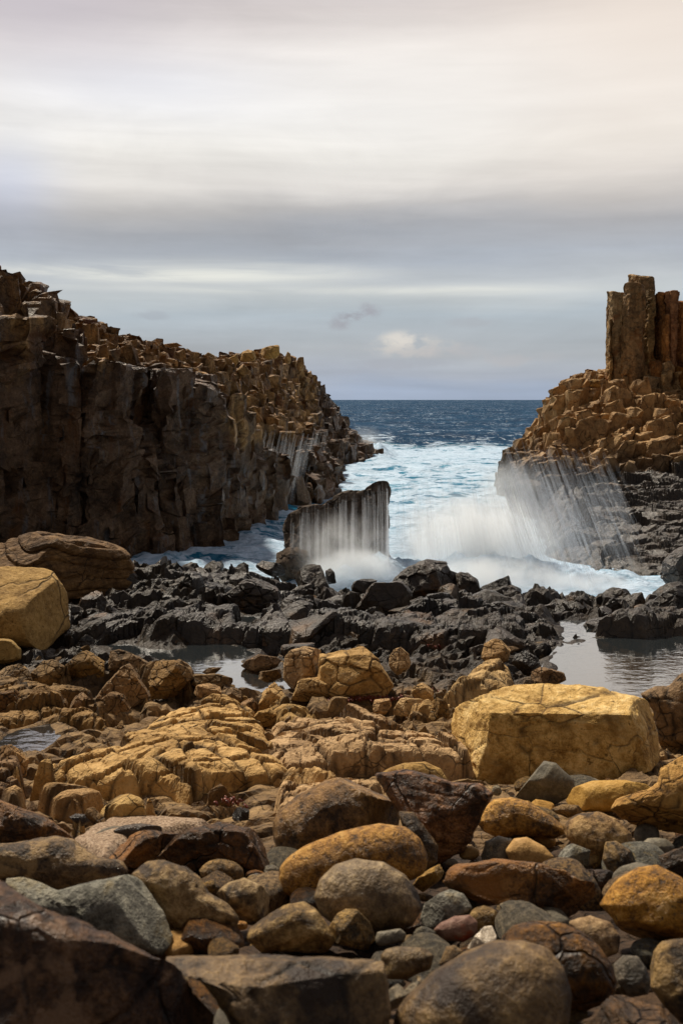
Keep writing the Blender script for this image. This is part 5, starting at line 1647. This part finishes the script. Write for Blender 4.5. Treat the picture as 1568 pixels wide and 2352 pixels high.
# scattered broken rocks between them, each its own stone
rr = random.Random(4)
rows = []
tries = 0
while len(rows) < 170 and tries < 9000:
    tries += 1
    Y = rr.uniform(15.6, 27.6)
    u = rr.uniform(60, 1640)
    X = (u - CX) / FD * Y
    if Y < 16.8 and (u > 1240 or 400 < u < 640):
        continue
    if (Y > 23.0 and u > 1120) or Y > 24.4 + 3.0 * float(sstep(-1.2, -3.4, X)):
        continue
    if Y > 22.2 and 1230 < u < 1500:
        continue
    if any(poly_sd(np.array([X]), np.array([Y]), P_)[0] > -.25 for P_, _, _, _ in POOLS):
        continue
    s = rr.uniform(.28, .55) if rr.random() < .6 else rr.uniform(.55, .95)
    if Y > 23.5: s *= .8
    if any((X - a) ** 2 + (Y - b) ** 2 < ((s + c) * .46) ** 2 for a, b, c in rows):
        continue
    rows.append((X, Y, s))
for i, (X, Y, s) in enumerate(rows):
    gz = float(base_z(X, Y))
    zc = gz + s * .12
    u = CX + FD * X / Y; v = HY + FD * (CZ - zc) / Y
    w = s * 2.1 / Y * FD
    h = w * rr.uniform(.32, .62)
    V, F, S = inflate(ell(u, v, w, h, rr.uniform(-.6, .15), 9, i), Y, depth=rr.uniform(.7, 1.2), box=.7, sub=4, facets=20, flo=.30, fstr=1.0, rough=.06, seed=600 + i, cell=.05, cellsize=.8)
    o = mesh_obj('wet_rock', V, F, M['black' if rr.random() < .55 else 'black2'], smooth=False)
    zone = 'left' if u < 520 else ('middle' if u < 1040 else 'right')
    row = 'surf side' if Y > 20 else 'landward side'
    tag(o, 'jagged wet black rock on the %s of the %s part of the dark shore' % (row, zone), 'rock', 'jagged wet black rocks, %s, %s part' % (row, zone))

# ================================================================ sand, shell and weed
px = r5([(330, 470), (400, 430), (490, 380), (560, 365), (700, 375), (820, 380), (960, 390), (940, 410), (800, 420), (620, 440), (560, 480), (500, 560), (440, 560), (400, 510)])
pts = []
for a, b in px:
    Yh = ray_hit(a, b, .02)
    pts.append(((a - CX) / FD * Yh, Yh))
pts = np.array(pts)
mn, mx = pts.min(0) - .2, pts.max(0) + .2
X, Yg = np.meshgrid(np.linspace(mn[0], mx[0], 160), np.linspace(mn[1], mx[1], 160))
x, y = X.ravel(), Yg.ravel()
p = np.stack([x, y, 0 * x], 1)
d = poly_sd(x + .06 * fbm(p * 4, 3, 3), y + .06 * fbm(p * 4 + 5, 3, 3), pts)
z = base_z(x, y) + .05 + .03 * fbm(p * 5, 4, 4) - .25 * sstep(.05, -.15, d)
o = mesh_obj('sand', np.stack([x, y, z], 1), grid_faces(*X.shape), M['sand'])
tag(o, kind='structure')


def weed(cx, cy, wpx, hpx, n, label, seed):
    r = random.Random(seed)
    Y0 = ray_hit(cx, cy)
    V, F = [], []
    for i in range(n):
        px_, py_ = cx + r.gauss(0, wpx / 3), cy + r.gauss(0, hpx / 3)
        Yh = ray_hit(px_, py_, .05)
        x0, y0 = (px_ - CX) / FD * Yh, Yh
        z0 = float(base_z(x0, y0)) + r.uniform(.02, .05)
        a = r.uniform(0, 6.28); L = r.uniform(.02, .05); w = L * r.uniform(.15, .35)
        b = len(V)
        for j in range(4):
            t = j / 3
            cx_, cy_ = x0 + math.cos(a + t * .8) * L * t, y0 + math.sin(a + t * .8) * L * t
            zz = z0 + .03 * math.sin(t * 3) + r.uniform(-.01, .01)
            ww = w * (1 - t * .8)
            V.append((cx_ - math.sin(a) * ww, cy_ + math.cos(a) * ww, zz)); V.append((cx_ + math.sin(a) * ww, cy_ - math.cos(a) * ww, zz + .006))
            if j:
                F.append([b + 2 * j - 2, b + 2 * j - 1, b + 2 * j + 1, b + 2 * j])
    o = mesh_obj('seaweed', np.array(V), F, M['weed'])
    so = o.modifiers.new('thickness', 'SOLIDIFY'); so.thickness = .004
    tag(o, label, 'seaweed', 'clumps of red seaweed', 'stuff')


weed(820, 1603, 150, 10, 240, 'long drift of red seaweed below the crowned outcrop', 1)
weed(965, 1588, 50, 10, 60, 'small patch of orange red weed left of the sloping outcrop', 2)
weed(1000, 1483, 30, 8, 40, 'dab of red weed among the black rocks right of centre', 3)
weed(975, 1466, 20, 12, 30, 'upper dab of red weed on the black rocks', 4)
weed(925, 1745, 60, 14, 45, 'scrap of red weed beside the tan cracked bedrock and pale boulder', 5)
weed(530, 1842, 40, 8, 30, 'scrap of red weed in front of the small golden pool', 6)

# ================================================================ water in the air
def streaks(name, label, items, jitter=.0):
    """items: (top point, bottom point, width, alpha) ; each strand a thin three-sided thread that swells downward"""
    V, F, A = [], [], []
    for a, b, w, al in items:
        a, b = np.array(a), np.array(b)
        n = 7
        base = len(V)
        side = np.array([1.0, 0, 0])
        for j in range(n):
            t = j / (n - 1)
            c = a + (b - a) * t
            ww = w * (.35 + .65 * math.sin(min(1, t * 1.15 + .08) * math.pi * .9) ** .5 if t < .95 else .4)
            for q in range(3):
                an = q * 2.094 + .5
                V.append(c + ww * np.array([math.cos(an), math.sin(an), 0]))
                A.append(al * max(0.0, math.sin(math.pi * min(1.0, t * .86 + .10)) ** .45))
            if j:
                for q in range(3):
                    F.append([base + 3 * (j - 1) + q, base + 3 * (j - 1) + (q + 1) % 3, base + 3 * j + (q + 1) % 3, base + 3 * j + q])
    o = mesh_obj(name, np.array(V), F, M['streak'], attrs={'alpha': A})
    tag(o, label, 'water', kind='stuff')
    o.visible_shadow = True


rr = random.Random(31)
items = []
topx = [(665, 1190), (700, 1165), (750, 1155), (785, 1138), (840, 1128), (862, 1112), (888, 1112)]
xq = np.linspace(660, 900, 481)
wq = np.clip(.5 + .9 * fbm(np.stack([xq / 9, 0 * xq, 0 * xq], 1), 811, 3) + .35 * (xq - 720) / 170, .02, 1.5)
cq = np.cumsum(wq) / wq.sum()
for i in range(420):
    x = float(np.interp(rr.random(), cq, xq))
    x = min(889, max(669, x))
    ytop = float(np.interp(x, [a for a, _ in topx], [b for _, b in topx]))
    r_ = rr.random()
    wide = rr.random() < .42
    y0 = ytop - 1 + r_ ** 1.5 * 150 + (12 if wide else 0)
    y1 = min(1366, y0 + rr.uniform(40, 200)) if rr.random() < .55 else rr.uniform(1300, 1366)
    Y = rr.uniform(25.9, 26.6)
    sw = (x - 790) * rr.uniform(.0, .05)
    deep = .5 + .5 * (y1 - 1120) / 240
    items.append((PT(x, y0, Y + .1), PT(x + sw, max(y1, y0 + 20), Y - .25), rr.uniform(.02, .055) if wide else rr.uniform(.004, .012), (rr.uniform(.03, .09) if wide else rr.uniform(.05, .22)) * deep))
streaks('falling_water', 'white threads of water pouring down the face of the standing slab', items)

items = []
for i in range(640):   # burst at the right: water thrown up the shelf and falling back in curtains
    s = rr.random()
    s = min(1, max(0, s + .08 * math.sin(s * 37)))
    x0 = 1150 + 250 * s + rr.gauss(0, 16)
    y0 = rr.uniform(1000, 1130) + 60 * abs(s - .35) + rr.random() ** 2 * 110
    sl = .30 + .16 * s + rr.gauss(0, .03)
    wide = rr.random() < .5
    y1 = min(1360, y0 + rr.uniform(60, 240) * (.8 if wide else 1))
    Y = rr.uniform(25.5, 30)
    items.append((PT(x0, y0, Y), PT(x0 + (y1 - y0) * sl, y1, Y - .4), rr.uniform(.03, .09) if wide else rr.uniform(.003, .011), rr.uniform(.015, .05) if wide else rr.uniform(.03, .15)))
for i in range(260):
    x0 = rr.uniform(1150, 1330)
    y0 = 1080 + (x0 - 1150) * .6 + rr.gauss(0, 45)
    wide = rr.random() < .5
    y1 = y0 + rr.uniform(60, 180); Y = rr.uniform(25.2, 27.5)
    sl = rr.uniform(.26, .42)
    items.append((PT(x0, y0, Y), PT(x0 + (y1 - y0) * sl, y1, Y - .4), rr.uniform(.03, .08) if wide else rr.uniform(.004, .014), rr.uniform(.03, .09) if wide else rr.uniform(.05, .20)))
for i in range(240):
    x0 = rr.uniform(905, 1180)
    y0 = rr.uniform(1090, 1240); y1 = y0 + rr.uniform(60, 170); Y = rr.uniform(25.5, 30)
    sl = (x0 - 880) / 300 * .25
    wide = rr.random() < .6
    items.append((PT(x0, y0, Y), PT(x0 + (y1 - y0) * sl, y1, Y - .4), rr.uniform(.03, .09) if wide else rr.uniform(.003, .008), rr.uniform(.015, .05) if wide else rr.uniform(.02, .08)))
streaks('spray', 'slanting threads of spray falling back from the wave at right', items)
items = []
for i in range(260):
    x0 = rr.uniform(590, 750)
    y0 = rr.uniform(985, 1100); y1 = min(y0 + rr.uniform(60, 190), 1215 - (x0 - 600) * .55)
    if y1 < y0 + 20:
        continue
    Y = np.interp(x0, [600, 700, 760], [40, 45, 56])
    items.append((PT(x0, y0, Y), PT(x0 - (y1 - y0) * .22, y1, Y - .3), rr.uniform(.01, .07), rr.uniform(.02, .07)))
streaks('spray', 'faint threads of water running down the far end of the left cliff', items)


def mist(label, cx, cy, wpx, hpx, Y, dep, dens, ns=1.2, thr=.42, rot=0.0):
    c = PT(cx, cy, Y)
    V, F = ico(3)
    w, h = wpx / FD * Y / 2, hpx / FD * Y / 2
    L = V * np.array([w, dep, h])
    ca, sa = math.cos(rot), math.sin(rot)
    m = mist_material('spray_mist', dens, ns, thr)
    o = mesh_obj('spray_mist', L, F, m, origin=np.zeros(3))
    o.location = Vector(c)
    o.rotation_euler = (0, rot, 0)
    tag(o, label, 'spray', kind='stuff')


mist('white burst of spray at the foot of the standing slab', 815, 1325, 270, 150, 25.5, .9, 6.0)
mist('thin veil of spray hanging before the standing slab', 785, 1265, 270, 210, 25.2, .5, 1.5, 1.6)
mist('great white cloud of spray between the slab and the right shelf', 1100, 1255, 460, 290, 27.5, 1.8, 3.6)
mist('dense low spray behind the domed and pyramid rocks', 1130, 1330, 420, 120, 25.6, 1.2, 6.0)
mist('thin spray drifting over the backwash at right', 1330, 1350, 330, 80, 25.4, 1.0, 4.5)
mist('haze of spray thrown up beyond the left cliff tip', 838, 1015, 110, 90, 90, 3.0, .16, .6)
mist('faint spray over the wave near the right headland', 1165, 1130, 180, 170, 34, 2.0, .6)
